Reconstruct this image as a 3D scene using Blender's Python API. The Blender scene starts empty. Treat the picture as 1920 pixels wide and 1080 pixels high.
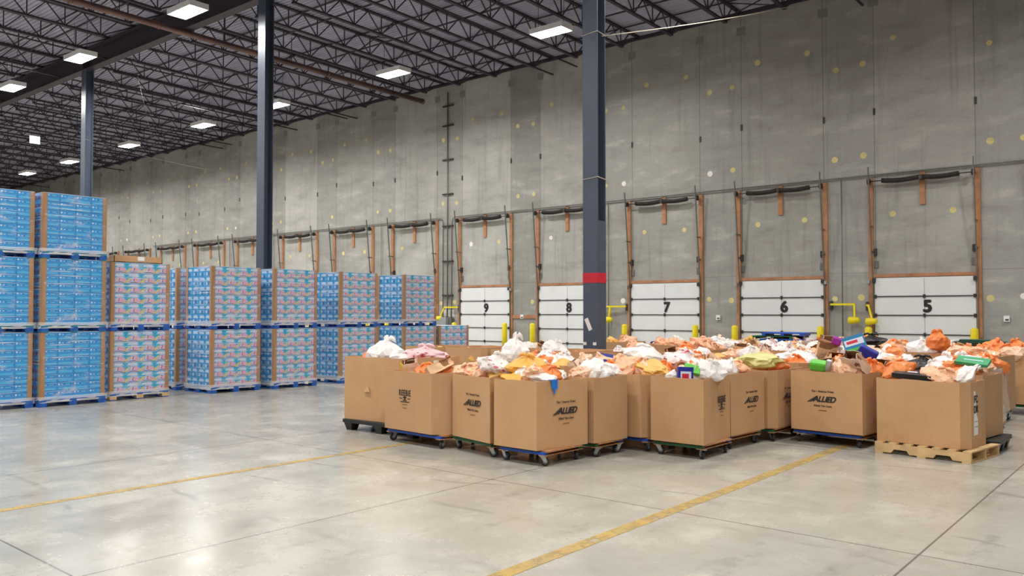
import bpy, bmesh, math, random
from mathutils import Vector, Matrix, noise
R = math.radians
S = bpy.context.scene
COL = S.collection

# ------------------------------------------------------------------ camera, world, exposure
CAMZ = 1.75
cam = bpy.data.cameras.new('camera')
cam.sensor_width = 36.0
cam.lens = 36.0 * 1570 / 1920
cam.clip_end = 300
co = bpy.data.objects.new('camera', cam)
COL.objects.link(co)
co.location = (0, 0, CAMZ)
co.rotation_euler = (R(90 + 1.642), 0, math.atan(1290 / 1570))
S.camera = co
S.view_settings.view_transform = 'Standard'
S.view_settings.look = 'None'
S.view_settings.gamma = 1
S.view_settings.use_curve_mapping = False
S.view_settings.exposure = 1.3
w = bpy.data.worlds.new('world')
S.world = w
w.use_nodes = True
w.node_tree.nodes['Background'].inputs[0].default_value = (0.6, 0.65, 0.75, 1)
w.node_tree.nodes['Background'].inputs[1].default_value = 0.05
LAMP = 100.0
S.cycles.max_bounces = 8
S.cycles.transparent_max_bounces = 24
S.cycles.sample_clamp_indirect = 6

# ------------------------------------------------------------------ materials
def srgb(r, g, b):
    f = lambda c: (c / 255 / 12.92) if c / 255 <= 0.04045 else ((c / 255 + 0.055) / 1.055) ** 2.4
    return (f(r), f(g), f(b), 1)

class NT:
    def __init__(s, name):
        s.m = bpy.data.materials.new(name)
        s.m.use_nodes = True
        s.t = s.m.node_tree
        s.b = s.t.nodes['Principled BSDF']
        s.out = s.t.nodes['Material Output']
    def n(s, ty, ins=None, **kw):
        x = s.t.nodes.new(ty)
        for k, v in kw.items():
            setattr(x, k, v)
        for k, v in (ins or {}).items():
            s.set(x.inputs[k], v)
        return x
    def set(s, inp, v):
        if isinstance(v, bpy.types.NodeSocket):
            s.t.links.new(v, inp)
        else:
            inp.default_value = v
    def math(s, op, a, b=0.0, c=0.0):
        x = s.t.nodes.new('ShaderNodeMath')
        x.operation = op
        for i, v in enumerate((a, b, c)):
            s.set(x.inputs[i], v)
        return x.outputs[0]
    def mix(s, f, a, b):
        x = s.t.nodes.new('ShaderNodeMix')
        x.data_type = 'RGBA'
        s.set(x.inputs[0], f); s.set(x.inputs[6], a); s.set(x.inputs[7], b)
        return x.outputs[2]
    def ramp(s, f, a, b, va=0.0, vb=1.0):
        x = s.t.nodes.new('ShaderNodeMapRange')
        s.set(x.inputs[0], f)
        for i, v in zip((1, 2, 3, 4), (a, b, va, vb)):
            x.inputs[i].default_value = v
        return x.outputs[0]
    def noise(s, vec, scale, detail=4, rough=0.55):
        x = s.n('ShaderNodeTexNoise', {'Vector': vec, 'Scale': scale, 'Detail': detail, 'Roughness': rough})
        return x.outputs['Fac']
    def obj(s):
        return s.n('ShaderNodeTexCoord').outputs['Object']
    def pos(s):
        return s.n('ShaderNodeNewGeometry').outputs['Position']
    def scale(s, v, xyz):
        return s.n('ShaderNodeVectorMath', {0: v, 1: xyz}, operation='MULTIPLY').outputs[0]
    def sep(s, v):
        return s.n('ShaderNodeSeparateXYZ', {0: v}).outputs
    def bump(s, h, strength=0.3, dist=0.02):
        x = s.n('ShaderNodeBump', {'Height': h, 'Strength': strength, 'Distance': dist})
        s.set(s.b.inputs['Normal'], x.outputs[0])
    def base(s, c): s.set(s.b.inputs['Base Color'], c)
    def rough(s, c): s.set(s.b.inputs['Roughness'], c)
    def rnd(s): return s.n('ShaderNodeObjectInfo').outputs['Random']

def plain(name, col, rough=0.5, metal=0.0, var=0.12, nscale=6.0, bump=0.0):
    t = NT(name)
    f = t.noise(t.obj(), nscale, 3)
    a = tuple(max(0, c * (1 - var)) for c in col[:3]) + (1,)
    b = tuple(min(1, c * (1 + var)) for c in col[:3]) + (1,)
    t.base(t.mix(t.ramp(f, 0.3, 0.7), a, b))
    t.rough(rough)
    t.b.inputs['Metallic'].default_value = metal
    if bump: t.bump(f, bump, 0.01)
    return t.m

M = {}
MOD = 4.16          # module of the tilt-up wall
XC0 = -6.08         # centre of door 5

def make_wall_mat():
    t = NT('tilt_up_concrete')
    p = t.pos(); sx, sy, sz = t.sep(p)
    big = t.noise(t.scale(p, (0.25, 0.25, 0.25)), 1.6, 5)
    u = t.math('ADD', sx, -(XC0 - 1.32) + MOD * 60)
    mod = t.math('MODULO', u, MOD)
    between = t.math('GREATER_THAN', mod, 2.68)
    cell = t.math('FLOOR', t.math('DIVIDE', u, MOD))
    cn = t.n('ShaderNodeTexWhiteNoise', {'W': t.math('ADD', t.math('MULTIPLY', cell, 2.0), between)}, noise_dimensions='1D').outputs[0]
    streak = t.noise(t.scale(p, (0.5, 0.5, 1.5)), 1.4, 7, 0.68)
    drip = t.noise(t.scale(p, (3.5, 1, 0.22)), 1.6, 5, 0.6)
    grain = t.noise(p, 14, 4, 0.7)
    c = t.mix(t.ramp(big, 0.3, 0.7), srgb(166, 165, 160), srgb(190, 189, 184))
    c = t.mix(t.ramp(cn, 0, 1, 0, 0.6), c, srgb(146, 145, 138))
    c = t.mix(t.math('MULTIPLY', between, 0.34), c, srgb(132, 132, 130))
    c = t.mix(t.ramp(streak, 0.54, 0.74, 0, 0.6), c, srgb(208, 208, 202))
    c = t.mix(t.ramp(streak, 0.48, 0.28, 0, 0.5), c, srgb(122, 121, 114))
    c = t.mix(t.ramp(drip, 0.54, 0.75, 0, 0.4), c, srgb(112, 112, 104))
    c = t.mix(t.ramp(grain, 0.35, 0.7, 0, 0.14), c, srgb(100, 100, 96))
    # joints between the panels
    def line(at, wd):
        return t.math('LESS_THAN', t.math('ABSOLUTE', t.math('SUBTRACT', mod, at)), wd)
    j = t.math('MAXIMUM', line(0.02, 0.01), line(2.68, 0.01))
    hz = t.math('MULTIPLY', t.math('LESS_THAN', t.math('ABSOLUTE', t.math('SUBTRACT', sz, 2.92)), 0.012), between)
    j2 = t.math('MAXIMUM', j, t.math('MULTIPLY', hz, 0.5))
    c = t.mix(t.math('MULTIPLY', j2, 0.6), c, srgb(66, 66, 62))
    t.base(c); t.rough(0.8)
    t.bump(grain, 0.12, 0.01)
    return t.m
M['wall'] = make_wall_mat()
M['weld'] = plain('weathered_weld_plate', srgb(132, 130, 126), 0.8)

def make_floor_mat():
    t = NT('polished_concrete')
    p = t.pos(); sx, sy, sz = t.sep(p)
    big = t.noise(p, 0.35, 6, 0.6)
    mid = t.noise(p, 1.7, 7, 0.65)
    fine = t.noise(p, 9, 6, 0.75)
    mark = t.noise(t.scale(p, (2.6, 0.9, 1)), 1.3, 4, 0.6)
    c = t.mix(t.ramp(big, 0.32, 0.68), srgb(154, 151, 143), srgb(180, 177, 168))
    c = t.mix(t.ramp(mid, 0.55, 0.78, 0, 0.5), c, srgb(206, 203, 193))
    c = t.mix(t.ramp(mid, 0.5, 0.25, 0, 0.35), c, srgb(146, 142, 134))
    c = t.mix(t.ramp(fine, 0.5, 0.8, 0, 0.3), c, srgb(146, 141, 129))
    c = t.mix(t.math('MULTIPLY', t.ramp(mark, 0.56, 0.76, 0, 0.75), t.ramp(fine, 0.35, 0.6)), c, srgb(118, 115, 110))
    scuff = t.n('ShaderNodeTexWave', {'Vector': p, 'Scale': 0.33, 'Distortion': 9.0, 'Detail': 3.0, 'Detail Scale': 0.7}, wave_type='RINGS').outputs['Fac']
    sc = t.math('MULTIPLY', t.ramp(scuff, 0.985, 1.0), t.ramp(t.noise(p, 1.1, 2), 0.5, 0.65))
    c = t.mix(t.math('MULTIPLY', sc, 0.45), c, srgb(96, 94, 90))
    # sawn joints, one grid line per wall module
    ux = t.math('MODULO', t.math('ADD', sx, 1.6 + MOD * 60 + 2.08), MOD)
    jx = t.math('LESS_THAN', t.math('ABSOLUTE', t.math('SUBTRACT', ux, 2.08)), 0.008)
    yy = t.math('ADD', sy, t.math('MULTIPLY', t.math('ADD', sx, 1.55), 0.0275))
    uy = t.math('MODULO', t.math('ADD', yy, -6.56 + 4.2 * 60 + 2.1), 4.2)
    jy = t.math('LESS_THAN', t.math('ABSOLUTE', t.math('SUBTRACT', uy, 2.1)), 0.008)
    c = t.mix(t.math('MULTIPLY', t.math('MAXIMUM', jx, jy), 0.75), c, srgb(62, 60, 56))
    t.base(c)
    t.rough(t.ramp(mid, 0.3, 0.7, 0.17, 0.34))
    t.b.inputs['Specular IOR Level'].default_value = 0.55
    t.bump(fine, 0.05, 0.004)
    return t.m
M['floor'] = make_floor_mat()

def make_paint_line():
    t = NT('worn_yellow_paint')
    p = t.pos()
    a = t.noise(p, 6, 8, 0.75)
    t.base(t.mix(t.ramp(t.noise(p, 2.2, 5), 0.35, 0.65), srgb(196, 164, 84), srgb(176, 152, 104)))
    t.rough(0.5)
    t.set(t.b.inputs['Alpha'], t.ramp(a, 0.36, 0.52, 0.05, 0.8))
    return t.m
M['yline'] = make_paint_line()

def make_card(name, c1, c2):
    t = NT(name)
    o = t.obj()
    f = t.noise(o, 2.0, 4)
    fl = t.noise(t.scale(o, (40, 40, 1.5)), 3, 3)
    c = t.mix(t.ramp(f, 0.3, 0.7), c1, c2)
    c = t.mix(t.ramp(fl, 0.3, 0.7, 0, 0.12), c, srgb(150, 108, 70))
    r = t.rnd()
    hsv = t.n('ShaderNodeHueSaturation', {'Color': c, 'Value': t.ramp(r, 0, 1, 0.9, 1.06)})
    t.base(hsv.outputs[0]); t.rough(0.75)
    t.bump(fl, 0.06, 0.004)
    return t.m
M['card'] = make_card('corrugated_cardboard', srgb(187, 146, 106), srgb(197, 157, 116))
M['cardb'] = make_card('cardboard_angle', srgb(166, 128, 94), srgb(178, 140, 104))
M['ink'] = plain('black_ink', srgb(38, 34, 34), 0.7)
M['wood'] = plain('douglas_fir_post', srgb(172, 122, 86), 0.7, var=0.25, nscale=3)
M['pwood'] = plain('raw_pallet_wood', srgb(205, 172, 126), 0.75, var=0.18, nscale=7)
M['osb'] = plain('dolly_plywood', srgb(176, 128, 86), 0.75, var=0.25, nscale=16)
M['bpal'] = plain('blue_pallet_paint', srgb(28, 92, 178), 0.6, var=0.3, nscale=9)
M['tpal'] = plain('teal_pallet_paint', srgb(30, 120, 145), 0.6, var=0.3, nscale=9)
M['blk'] = plain('black_plastic', srgb(34, 35, 38), 0.45)
M['rub'] = plain('black_rubber', srgb(40, 40, 43), 0.6)
M['hub'] = plain('grey_wheel_hub', srgb(120, 122, 126), 0.4)
M['zinc'] = plain('zinc_steel', srgb(190, 192, 196), 0.35, 0.8)
M['dblue'] = plain('blue_paint', srgb(24, 84, 190), 0.5)
M['dgreen'] = plain('green_paint', srgb(30, 100, 62), 0.5)
M['steel'] = plain('roof_steel_dark', srgb(56, 48, 58), 0.6, var=0.2)
M['col'] = plain('column_paint_slate', srgb(78, 88, 106), 0.42, 0.15, var=0.06, nscale=3)
M['red'] = plain('red_paint', srgb(196, 24, 48), 0.5)
M['deck'] = plain('galvanized_roof_deck', srgb(164, 164, 184), 0.5, 0.1, var=0.14, nscale=0.9)
M['pipe'] = plain('rusty_sprinkler_pipe', srgb(112, 86, 80), 0.35, 0.5, var=0.4, nscale=0.8)
M['gpipe'] = plain('grey_conduit', srgb(118, 118, 114), 0.45, 0.4)
M['dark'] = plain('dark_steel', srgb(62, 58, 56), 0.55, 0.3)
M['spring'] = plain('torsion_spring_steel', srgb(58, 52, 52), 0.5, 0.4, bump=0.5, nscale=40)
M['door'] = plain('white_door_steel', srgb(228, 231, 234), 0.45, var=0.04, nscale=1.4)
M['yel'] = plain('safety_yellow', srgb(236, 214, 20), 0.45, var=0.07)
M['dotp'] = plain('yellow_patch_plug', srgb(214, 202, 138), 0.8, var=0.15, nscale=3)
M['white'] = plain('white_plastic', srgb(238, 238, 240), 0.5, var=0.04)
M['paper'] = plain('white_paper', srgb(236, 234, 232), 0.7, var=0.05)
M['rope'] = plain('pale_rope', srgb(190, 184, 166), 0.8)
M['grey'] = plain('grey_enamel', srgb(150, 154, 156), 0.5)

def emis(name, col, st):
    t = NT(name)
    e = t.n('ShaderNodeEmission', {'Color': col, 'Strength': st})
    t.t.links.new(e.outputs[0], t.out.inputs[0])
    return t.m
M['lamp'] = emis('lamp_lens', (1.0, 0.965, 0.9, 1), LAMP)
M['lampc'] = emis('lamp_lens_cool', (0.93, 0.97, 1.0, 1), LAMP)

def make_wrap(name, lo, hi):
    t = NT(name)
    o = t.obj()
    ln = t.noise(t.scale(o, (0.7, 0.7, 34)), 1.6, 3, 0.6)
    bl = t.noise(t.scale(o, (1.6, 1.6, 2.6)), 1.7, 4, 0.6)
    f = t.math('MAXIMUM', t.ramp(ln, 0.56, 0.68, lo, hi), t.ramp(bl, 0.56, 0.8, lo, hi))  # white streaks and blotches put the film's glare into its colour
    tr = t.n('ShaderNodeBsdfTransparent')
    t.base((0.95, 0.96, 1.0, 1)); t.rough(0.16)
    t.b.inputs['Specular IOR Level'].default_value = 0.8
    t.bump(t.noise(t.scale(o, (2.5, 2.5, 9)), 2.2, 4, 0.6), 0.5, 0.02)
    mx = t.n('ShaderNodeMixShader', {0: f, 1: tr.outputs[0], 2: t.b.outputs[0]})
    t.t.links.new(mx.outputs[0], t.out.inputs[0])
    return t.m
M['wrap'] = make_wrap('stretch_wrap', 0.05, 0.7)
M['film'] = make_wrap('loose_film', 0.25, 0.7)
M['skirt'] = make_wrap('bunched_wrap', 0.45, 0.85)

def make_plastic(name, c1, c2, logo=None, rough=0.34):
    t = NT(name)
    o = t.obj(); r = t.rnd()
    c = t.mix(r, c1, c2)
    cr = t.n('ShaderNodeTexVoronoi', {'Vector': t.n('ShaderNodeVectorMath', {0: t.scale(o, (1, 1, 1)), 1: t.n('ShaderNodeVectorMath', {0: t.n('ShaderNodeTexNoise', {'Vector': o, 'Scale': 6.0}).outputs['Color'], 1: (0.12, 0.12, 0.12)}, operation='MULTIPLY').outputs[0]}, operation='ADD').outputs[0], 'Scale': 9.0}, feature='DISTANCE_TO_EDGE').outputs['Distance']
    if logo:
        lf = t.noise(t.n('ShaderNodeVectorMath', {0: t.scale(o, (.55, .55, 1.0)), 1: t.n('ShaderNodeCombineXYZ', {0: t.math('MULTIPLY', r, 30.0)}).outputs[0]}, operation='ADD').outputs[0], 4.2, 1)
        c = t.mix(t.ramp(lf, 0.62, 0.66), c, logo)
    sh = t.noise(o, 5, 3)
    c = t.mix(t.ramp(sh, 0.35, 0.7, 0, 0.22), c, c2)
    t.base(c); t.rough(rough)
    t.b.inputs['Subsurface Weight'].default_value = 0.0
    t.b.inputs['Coat Weight'].default_value = 0.15
    if rough < .5:
        tl = t.n('ShaderNodeBsdfTranslucent', {'Color': c})
        mx = t.n('ShaderNodeMixShader', {0: 0.22, 1: t.b.outputs[0], 2: tl.outputs[0]})
        t.t.links.new(mx.outputs[0], t.out.inputs[0])
    h = t.math('ADD', t.ramp(cr, 0, 0.35), t.math('MULTIPLY', t.noise(t.scale(o, (1, 1, .45)), 7, 3, .5), 0.8))
    t.bump(h, 0.22 if rough < .5 else 0.12, 0.02)
    return t.m
M['orange'] = make_plastic('orange_bag_film', srgb(250, 138, 62), srgb(252, 166, 104))
M['peach'] = make_plastic('pale_orange_bag_film', srgb(254, 196, 152), srgb(255, 218, 186), srgb(240, 140, 86))
M['whiteb'] = make_plastic('white_bag_film', srgb(250, 247, 247), srgb(254, 252, 250))
M['whiter'] = make_plastic('white_bag_film_red_print', srgb(250, 245, 245), srgb(254, 246, 246), srgb(214, 70, 96))
M['yellowb'] = make_plastic('yellow_bag_film', srgb(248, 190, 84), srgb(250, 206, 120))
M['limeb'] = make_plastic('lime_bag_film', srgb(228, 226, 150), srgb(236, 234, 170))
M['blackb'] = make_plastic('black_bag_film', srgb(46, 44, 48), srgb(60, 56, 60))
M['redb'] = make_plastic('red_white_bag_film', srgb(238, 180, 190), srgb(246, 214, 218), srgb(206, 30, 62))
M['paperb'] = make_plastic('brown_paper', srgb(222, 186, 148), srgb(234, 202, 168), rough=0.8)
M['paperw'] = make_plastic('pale_paper', srgb(236, 214, 190), srgb(240, 222, 204), rough=0.8)
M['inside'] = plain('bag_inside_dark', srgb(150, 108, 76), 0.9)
M['loose'] = None
def make_loose():
    t = NT('mixed_bags_beneath')
    o = t.pos()
    v = t.n('ShaderNodeTexVoronoi', {'Vector': o, 'Scale': 5.0}).outputs['Color']
    s0 = t.sep(v)
    c = t.mix(s0[0], srgb(230, 140, 84), srgb(244, 196, 156))
    c = t.mix(t.math('GREATER_THAN', s0[1], 0.72), c, srgb(240, 236, 232))
    c = t.mix(t.math('GREATER_THAN', s0[2], 0.8), c, srgb(150, 100, 66))
    t.base(c); t.rough(0.5); t.bump(t.noise(o, 18, 4), 0.6, 0.03)
    return t.m
M['loose'] = make_loose()
for k, c in dict(c_cyan=(6, 168, 216), c_deep=(10, 104, 176), c_white=(214, 226, 244), c_lilac=(166, 182, 220), c_pink=(220, 160, 188), c_red=(208, 40, 70), c_yel=(232, 190, 92), c_maroon=(112, 52, 84), c_side=(184, 214, 242), c_lilac2=(198, 202, 230), c_blue=(0, 150, 222), c_dblue=(0, 122, 198), c_lblue=(70, 184, 234)).items():
    M[k] = plain('carton_' + k[2:], srgb(*c), 0.5, var=0.05)
M['teal'] = plain('teal_print', srgb(28, 128, 178), 0.4)
M['green'] = plain('green_print', srgb(90, 186, 60), 0.45)
M['ggreen'] = plain('green_card', srgb(60, 150, 100), 0.6)
M['navy'] = plain('navy_plastic', srgb(30, 44, 150), 0.4)
M['dkgreen'] = plain('dark_green_plastic', srgb(18, 78, 62), 0.4)
M['brown'] = plain('brown_glaze', srgb(150, 88, 50), 0.4)
M['wine'] = plain('wine_red_card', srgb(132, 34, 48), 0.5)
M['purple'] = plain('purple_print', srgb(150, 40, 150), 0.4)
M['ytag'] = plain('yellow_card', srgb(232, 218, 40), 0.6)
M['tape'] = plain('blue_tape', srgb(28, 120, 214), 0.5)

# ------------------------------------------------------------------ mesh helpers
class MB:
    def __init__(s, *mats):
        s.v = []; s.f = []; s.mi = []; s.sm = []; s.mats = list(mats)
    def idx(s, m):
        if m is None: return 0
        if m not in s.mats: s.mats.append(m)
        return s.mats.index(m)
    def quad(s, pts, m=None, smooth=False):
        n = len(s.v); s.v += [tuple(p) for p in pts]
        s.f.append(tuple(range(n, n + len(pts)))); s.mi.append(s.idx(m)); s.sm.append(smooth)
    def box(s, x0, x1, y0, y1, z0, z1, m=None, T=None):
        P = [Vector((x, y, z)) for z in (z0, z1) for y in (y0, y1) for x in (x0, x1)]
        if T is not None: P = [T @ p for p in P]
        n = len(s.v); s.v += [tuple(p) for p in P]
        for f in ((0, 2, 3, 1), (4, 5, 7, 6), (0, 1, 5, 4), (2, 6, 7, 3), (0, 4, 6, 2), (1, 3, 7, 5)):
            s.f.append(tuple(n + i for i in f)); s.mi.append(s.idx(m)); s.sm.append(False)
        return s
    def tube(s, pts, r, n=8, m=None, caps=True, closed=False):
        pts = [Vector(p) for p in pts]
        k = len(pts); base = len(s.v)
        rr = r if isinstance(r, (list, tuple)) else [r] * k
        up = None
        for i, p in enumerate(pts):
            a = pts[i - 1] if (i > 0 or closed) else p
            b = pts[(i + 1) % k] if (i < k - 1 or closed) else p
            d = (b - a).normalized()
            if up is None: up = Vector((0, 0, 1)) if abs(d.z) < 0.9 else Vector((1, 0, 0))
            x = d.cross(up).normalized(); y = x.cross(d); up = y
            for j in range(n):
                t = 2 * math.pi * j / n
                s.v.append(tuple(p + (x * math.cos(t) + y * math.sin(t)) * rr[i]))
        mi = s.idx(m)
        for i in range(k if closed else k - 1):
            for j in range(n):
                a = base + i * n + j; b = base + i * n + (j + 1) % n
                c = base + ((i + 1) % k) * n + (j + 1) % n; d = base + ((i + 1) % k) * n + j
                s.f.append((a, b, c, d)); s.mi.append(mi); s.sm.append(n > 4)
        if caps and not closed:
            s.f.append(tuple(base + j for j in reversed(range(n)))); s.mi.append(mi); s.sm.append(False)
            s.f.append(tuple(base + (k - 1) * n + j for j in range(n))); s.mi.append(mi); s.sm.append(False)
        return s
    def bar(s, a, b, w_, h_, m=None):
        a = Vector(a); b = Vector(b); d = b - a; L = d.length; d = d / L
        up = Vector((0, 0, 1)) if abs(d.z) < 0.95 else Vector((1, 0, 0))
        x = d.cross(up).normalized(); y = x.cross(d)
        T = Matrix((( x.x, d.x, y.x, a.x), (x.y, d.y, y.y, a.y), (x.z, d.z, y.z, a.z), (0, 0, 0, 1)))
        return s.box(-w_ / 2, w_ / 2, 0, L, -h_ / 2, h_ / 2, m, T)
    def prism(s, poly, z0, z1, m=None, T=None):
        n = len(poly); b = len(s.v)
        P = [Vector((x, y, z0)) for x, y in poly] + [Vector((x, y, z1)) for x, y in poly]
        if T is not None: P = [T @ p for p in P]
        s.v += [tuple(p) for p in P]; mi = s.idx(m)
        s.f.append(tuple(b + i for i in reversed(range(n)))); s.f.append(tuple(b + n + i for i in range(n)))
        s.mi += [mi, mi]; s.sm += [False, False]
        for i in range(n):
            j = (i + 1) % n
            s.f.append((b + i, b + j, b + n + j, b + n + i)); s.mi.append(mi); s.sm.append(False)
        return s
    def mesh(s, name):
        me = bpy.data.meshes.new(name)
        me.from_pydata(s.v, [], s.f)
        for m in s.mats: me.materials.append(m)
        for p, i, q in zip(me.polygons, s.mi, s.sm):
            p.material_index = i; p.use_smooth = q
        me.update()
        return me
    def build(s, name, parent=None, bevel=0.0, loc=None):
        o = bpy.data.objects.new(name, s.mesh(name))
        COL.objects.link(o)
        if parent is not None: o.parent = parent
        if loc is not None: o.location = loc
        if bevel:
            b = o.modifiers.new('bevel', 'BEVEL'); b.width = bevel; b.segments = 2; b.limit_method = 'ANGLE'
        return o

def tag(o, label=None, cat=None, group=None, kind=None):
    for k, v in (('label', label), ('category', cat), ('group', group), ('kind', kind)):
        if v: o[k] = v
    return o
def empty(name, loc=(0, 0, 0), rz=0.0, **kw):
    o = bpy.data.objects.new(name, None); o.empty_display_size = 0.1
    COL.objects.link(o); o.location = loc; o.rotation_euler = (0, 0, rz)
    return tag(o, **kw)
def copy_tree(o, parent=None):
    c = o.copy(); COL.objects.link(c)
    if parent is not None: c.parent = parent
    for ch in list(o.children): copy_tree(ch, c)
    return c
def link(me, name, parent=None, loc=(0, 0, 0), rot=(0, 0, 0), sc=1.0):
    o = bpy.data.objects.new(name, me); COL.objects.link(o)
    if parent is not None: o.parent = parent
    o.location = loc; o.rotation_euler = rot
    o.scale = (sc, sc, sc) if not isinstance(sc, (tuple, list)) else sc
    return o
fw0 = Vector((-math.sin(co.rotation_euler.z), math.cos(co.rotation_euler.z), 0))
rt0 = Vector((math.cos(co.rotation_euler.z), math.sin(co.rotation_euler.z), 0))
def px_of(p):
    p = Vector(p) - co.location
    zc = p.dot(fw0)
    if zc <= 0.2: return (9999, 9999)
    return (960 + 1570 * p.dot(rt0) / zc, 585 - 1570 * p.z / zc)
def seen(pts, mg=260):
    for p in pts:
        x, y = px_of(p)
        if -mg < x < 1920 + mg and -mg < y < 1080 + mg: return True
    return False
TXT = {}
def text_mesh(s, size, extrude=0.0006, shear=0.0, bold=0.0, space=1.0):
    k = (s, size, shear, bold, space)
    fat = bold if size > .09 else 0.0
    if fat: bold = 0.0
    if k in TXT: return TXT[k]
    cu = bpy.data.curves.new('lettering', 'FONT')
    cu.body = s; cu.size = size; cu.extrude = extrude; cu.shear = shear; cu.offset = bold
    cu.align_x = 'CENTER'; cu.align_y = 'CENTER'; cu.space_character = space
    o = bpy.data.objects.new('tmp', cu); COL.objects.link(o)
    dg = bpy.context.evaluated_depsgraph_get()
    me = bpy.data.meshes.new_from_object(o.evaluated_get(dg))
    bpy.data.objects.remove(o)
    if fat:
        V = [tuple(v.co) for v in me.vertices]; F = [tuple(p.vertices) for p in me.polygons]; VV = []; FF = []
        for j in range(9):
            dx, dy = (0, 0) if j == 8 else (fat * math.cos(j * math.pi / 4), fat * math.sin(j * math.pi / 4) * .8)
            FF += [tuple(i + len(VV) for i in f_) for f_ in F]; VV += [(x + dx, y_ + dy, z + j * 2e-5) for x, y_, z in V]
        me = bpy.data.meshes.new('lettering'); me.from_pydata(VV, [], FF); me.update()
    me.materials.clear(); me.materials.append(M['ink'])
    TXT[k] = me
    return me

# ------------------------------------------------------------------ the building shell
WY = 25.93
XL, XR, YB = -78.0, 12.0, -12.0
def roof_z(y): return 11.62 + (WY - y) * 0.02 if y > -2 else 11.62 + (WY + 2) * 0.02
f = MB(M['floor']).box(XL, XR, YB, WY, -0.2, 0).build('floor'); tag(f, kind='structure')
wb = MB(M['wall'])
wb.box(XL, XR, WY, WY + 0.25, 0, 12.6)
def disc(mb, x, z, r, m, y=WY):
    n = 14
    mb.prism([(x + r * math.cos(2 * math.pi * i / n), z + r * math.sin(2 * math.pi * i / n)) for i in range(n)], -0.002, 0.004, m,
             Matrix(((1, 0, 0, 0), (0, 0, -1, y), (0, 1, 0, 0), (0, 0, 0, 1))))
rnd = random.Random(5)
for k in range(-2, 16):
    xc = XC0 - MOD * k
    for dx, z in ((-0.72, 9.83), (0.86, 9.83), (-0.78, 4.59), (0.77, 4.59), (-2.43, 9.17), (-1.63, 9.17), (-2.46, 6.41), (-1.66, 6.41), (-2.52, 2.15), (-1.72, 2.15)):
        if rnd.random() < 0.95:
            disc(wb, xc + dx + rnd.uniform(-.04, .04), z + rnd.uniform(-.03, .03), rnd.uniform(.075, .1), M['dotp'] if rnd.random() < .86 else M['paper'])
    for dx in (-1.3, 1.38):     # dark weld plates under the roof and clips on the joints
        wb.box(xc + dx - 0.15, xc + dx + 0.15, WY - 0.004, WY + 0.01, 10.86, 11.14, M['weld'])
        zz = 7.6 + rnd.uniform(-.3, .3)
        wb.box(xc + dx - 0.03, xc + dx + 0.03, WY - 0.02, WY + 0.01, zz, zz + 0.2, M['dark'])
tag(wb.build('wall_back'), kind='structure')
for nm, b in (('wall_left', (XL - .25, XL, YB, WY + .25, 0, 12.6)), ('wall_right', (XR, XR + .25, YB, WY + .25, 0, 12.6)), ('wall_front', (XL, XR, YB - .25, YB, 0, 12.6))):
    tag(MB(M['wall']).box(*b).build(nm), kind='structure')
# corrugated roof deck, flutes along the wall
d = MB(M['deck'])
y = YB; prof = []
while y < WY:
    for dy, dz in ((0, 0), (0.045, 0), (0.062, 0.04), (0.138, 0.04)):
        prof.append((y + dy, roof_z(y + dy) + dz))
    y += 0.155
prof.append((WY + .2, roof_z(WY)))
for (a, za), (b, zb) in zip(prof, prof[1:]):
    d.quad([(XL, a, za), (XL, b, zb), (XR, b, zb), (XR, a, za)])
d.box(XL, XR, YB, WY + .25, 12.7, 12.8)
tag(d.build('ceiling'), kind='structure')
# edge angle along the wall top and floor joints of paint
tag(MB(M['steel']).box(XL, XR, WY - 0.1, WY, 11.5, 11.62).build('trim_1'), kind='structure')
ln = MB(M['yline']).box(-8.25, -8.14, -3, 9.0, 0.0005, 0.0025).build('floor_line')
tag(ln, 'worn thin yellow line painted on the floor leading to the left end of the boxes', 'floor line')
ln = MB(M['yline']).box(-3.69, -3.56, -3, 14.0, 0.0005, 0.0025).build('floor_line')
tag(ln, 'scuffed yellow line painted on the floor running under the box near the wooden pallet', 'floor line')

# girder rows
GY = 14.25
def ibeam(mb, x0, x1, y, z0, z1, bf, tf, tw, m=None):
    mb.box(x0, x1, y - bf / 2, y + bf / 2, z0, z0 + tf, m); mb.box(x0, x1, y - bf / 2, y + bf / 2, z1 - tf, z1, m)
    mb.box(x0, x1, y - tw / 2, y + tw / 2, z0 + tf, z1 - tf, m)
    return mb
for i, (gy, lb) in enumerate(((GY, 'deep dark steel girder carrying the roof over the slate columns'), (GY - 11.68, 'dark steel girder overhead nearer the camera'))):
    g = ibeam(MB(M['steel']), XL, XR, gy, 10.98, 11.76, 0.32, 0.025, 0.016)
    for k in range(-1, 7):
        xx = -9.53 - 11.56 * k
        for q in (-0.12, 0.12): g.box(xx + q - .006, xx + q + .006, gy - .15, gy + .15, 11.0, 11.74)
    tag(g.build('roof_girder'), lb, 'girder')

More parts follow.
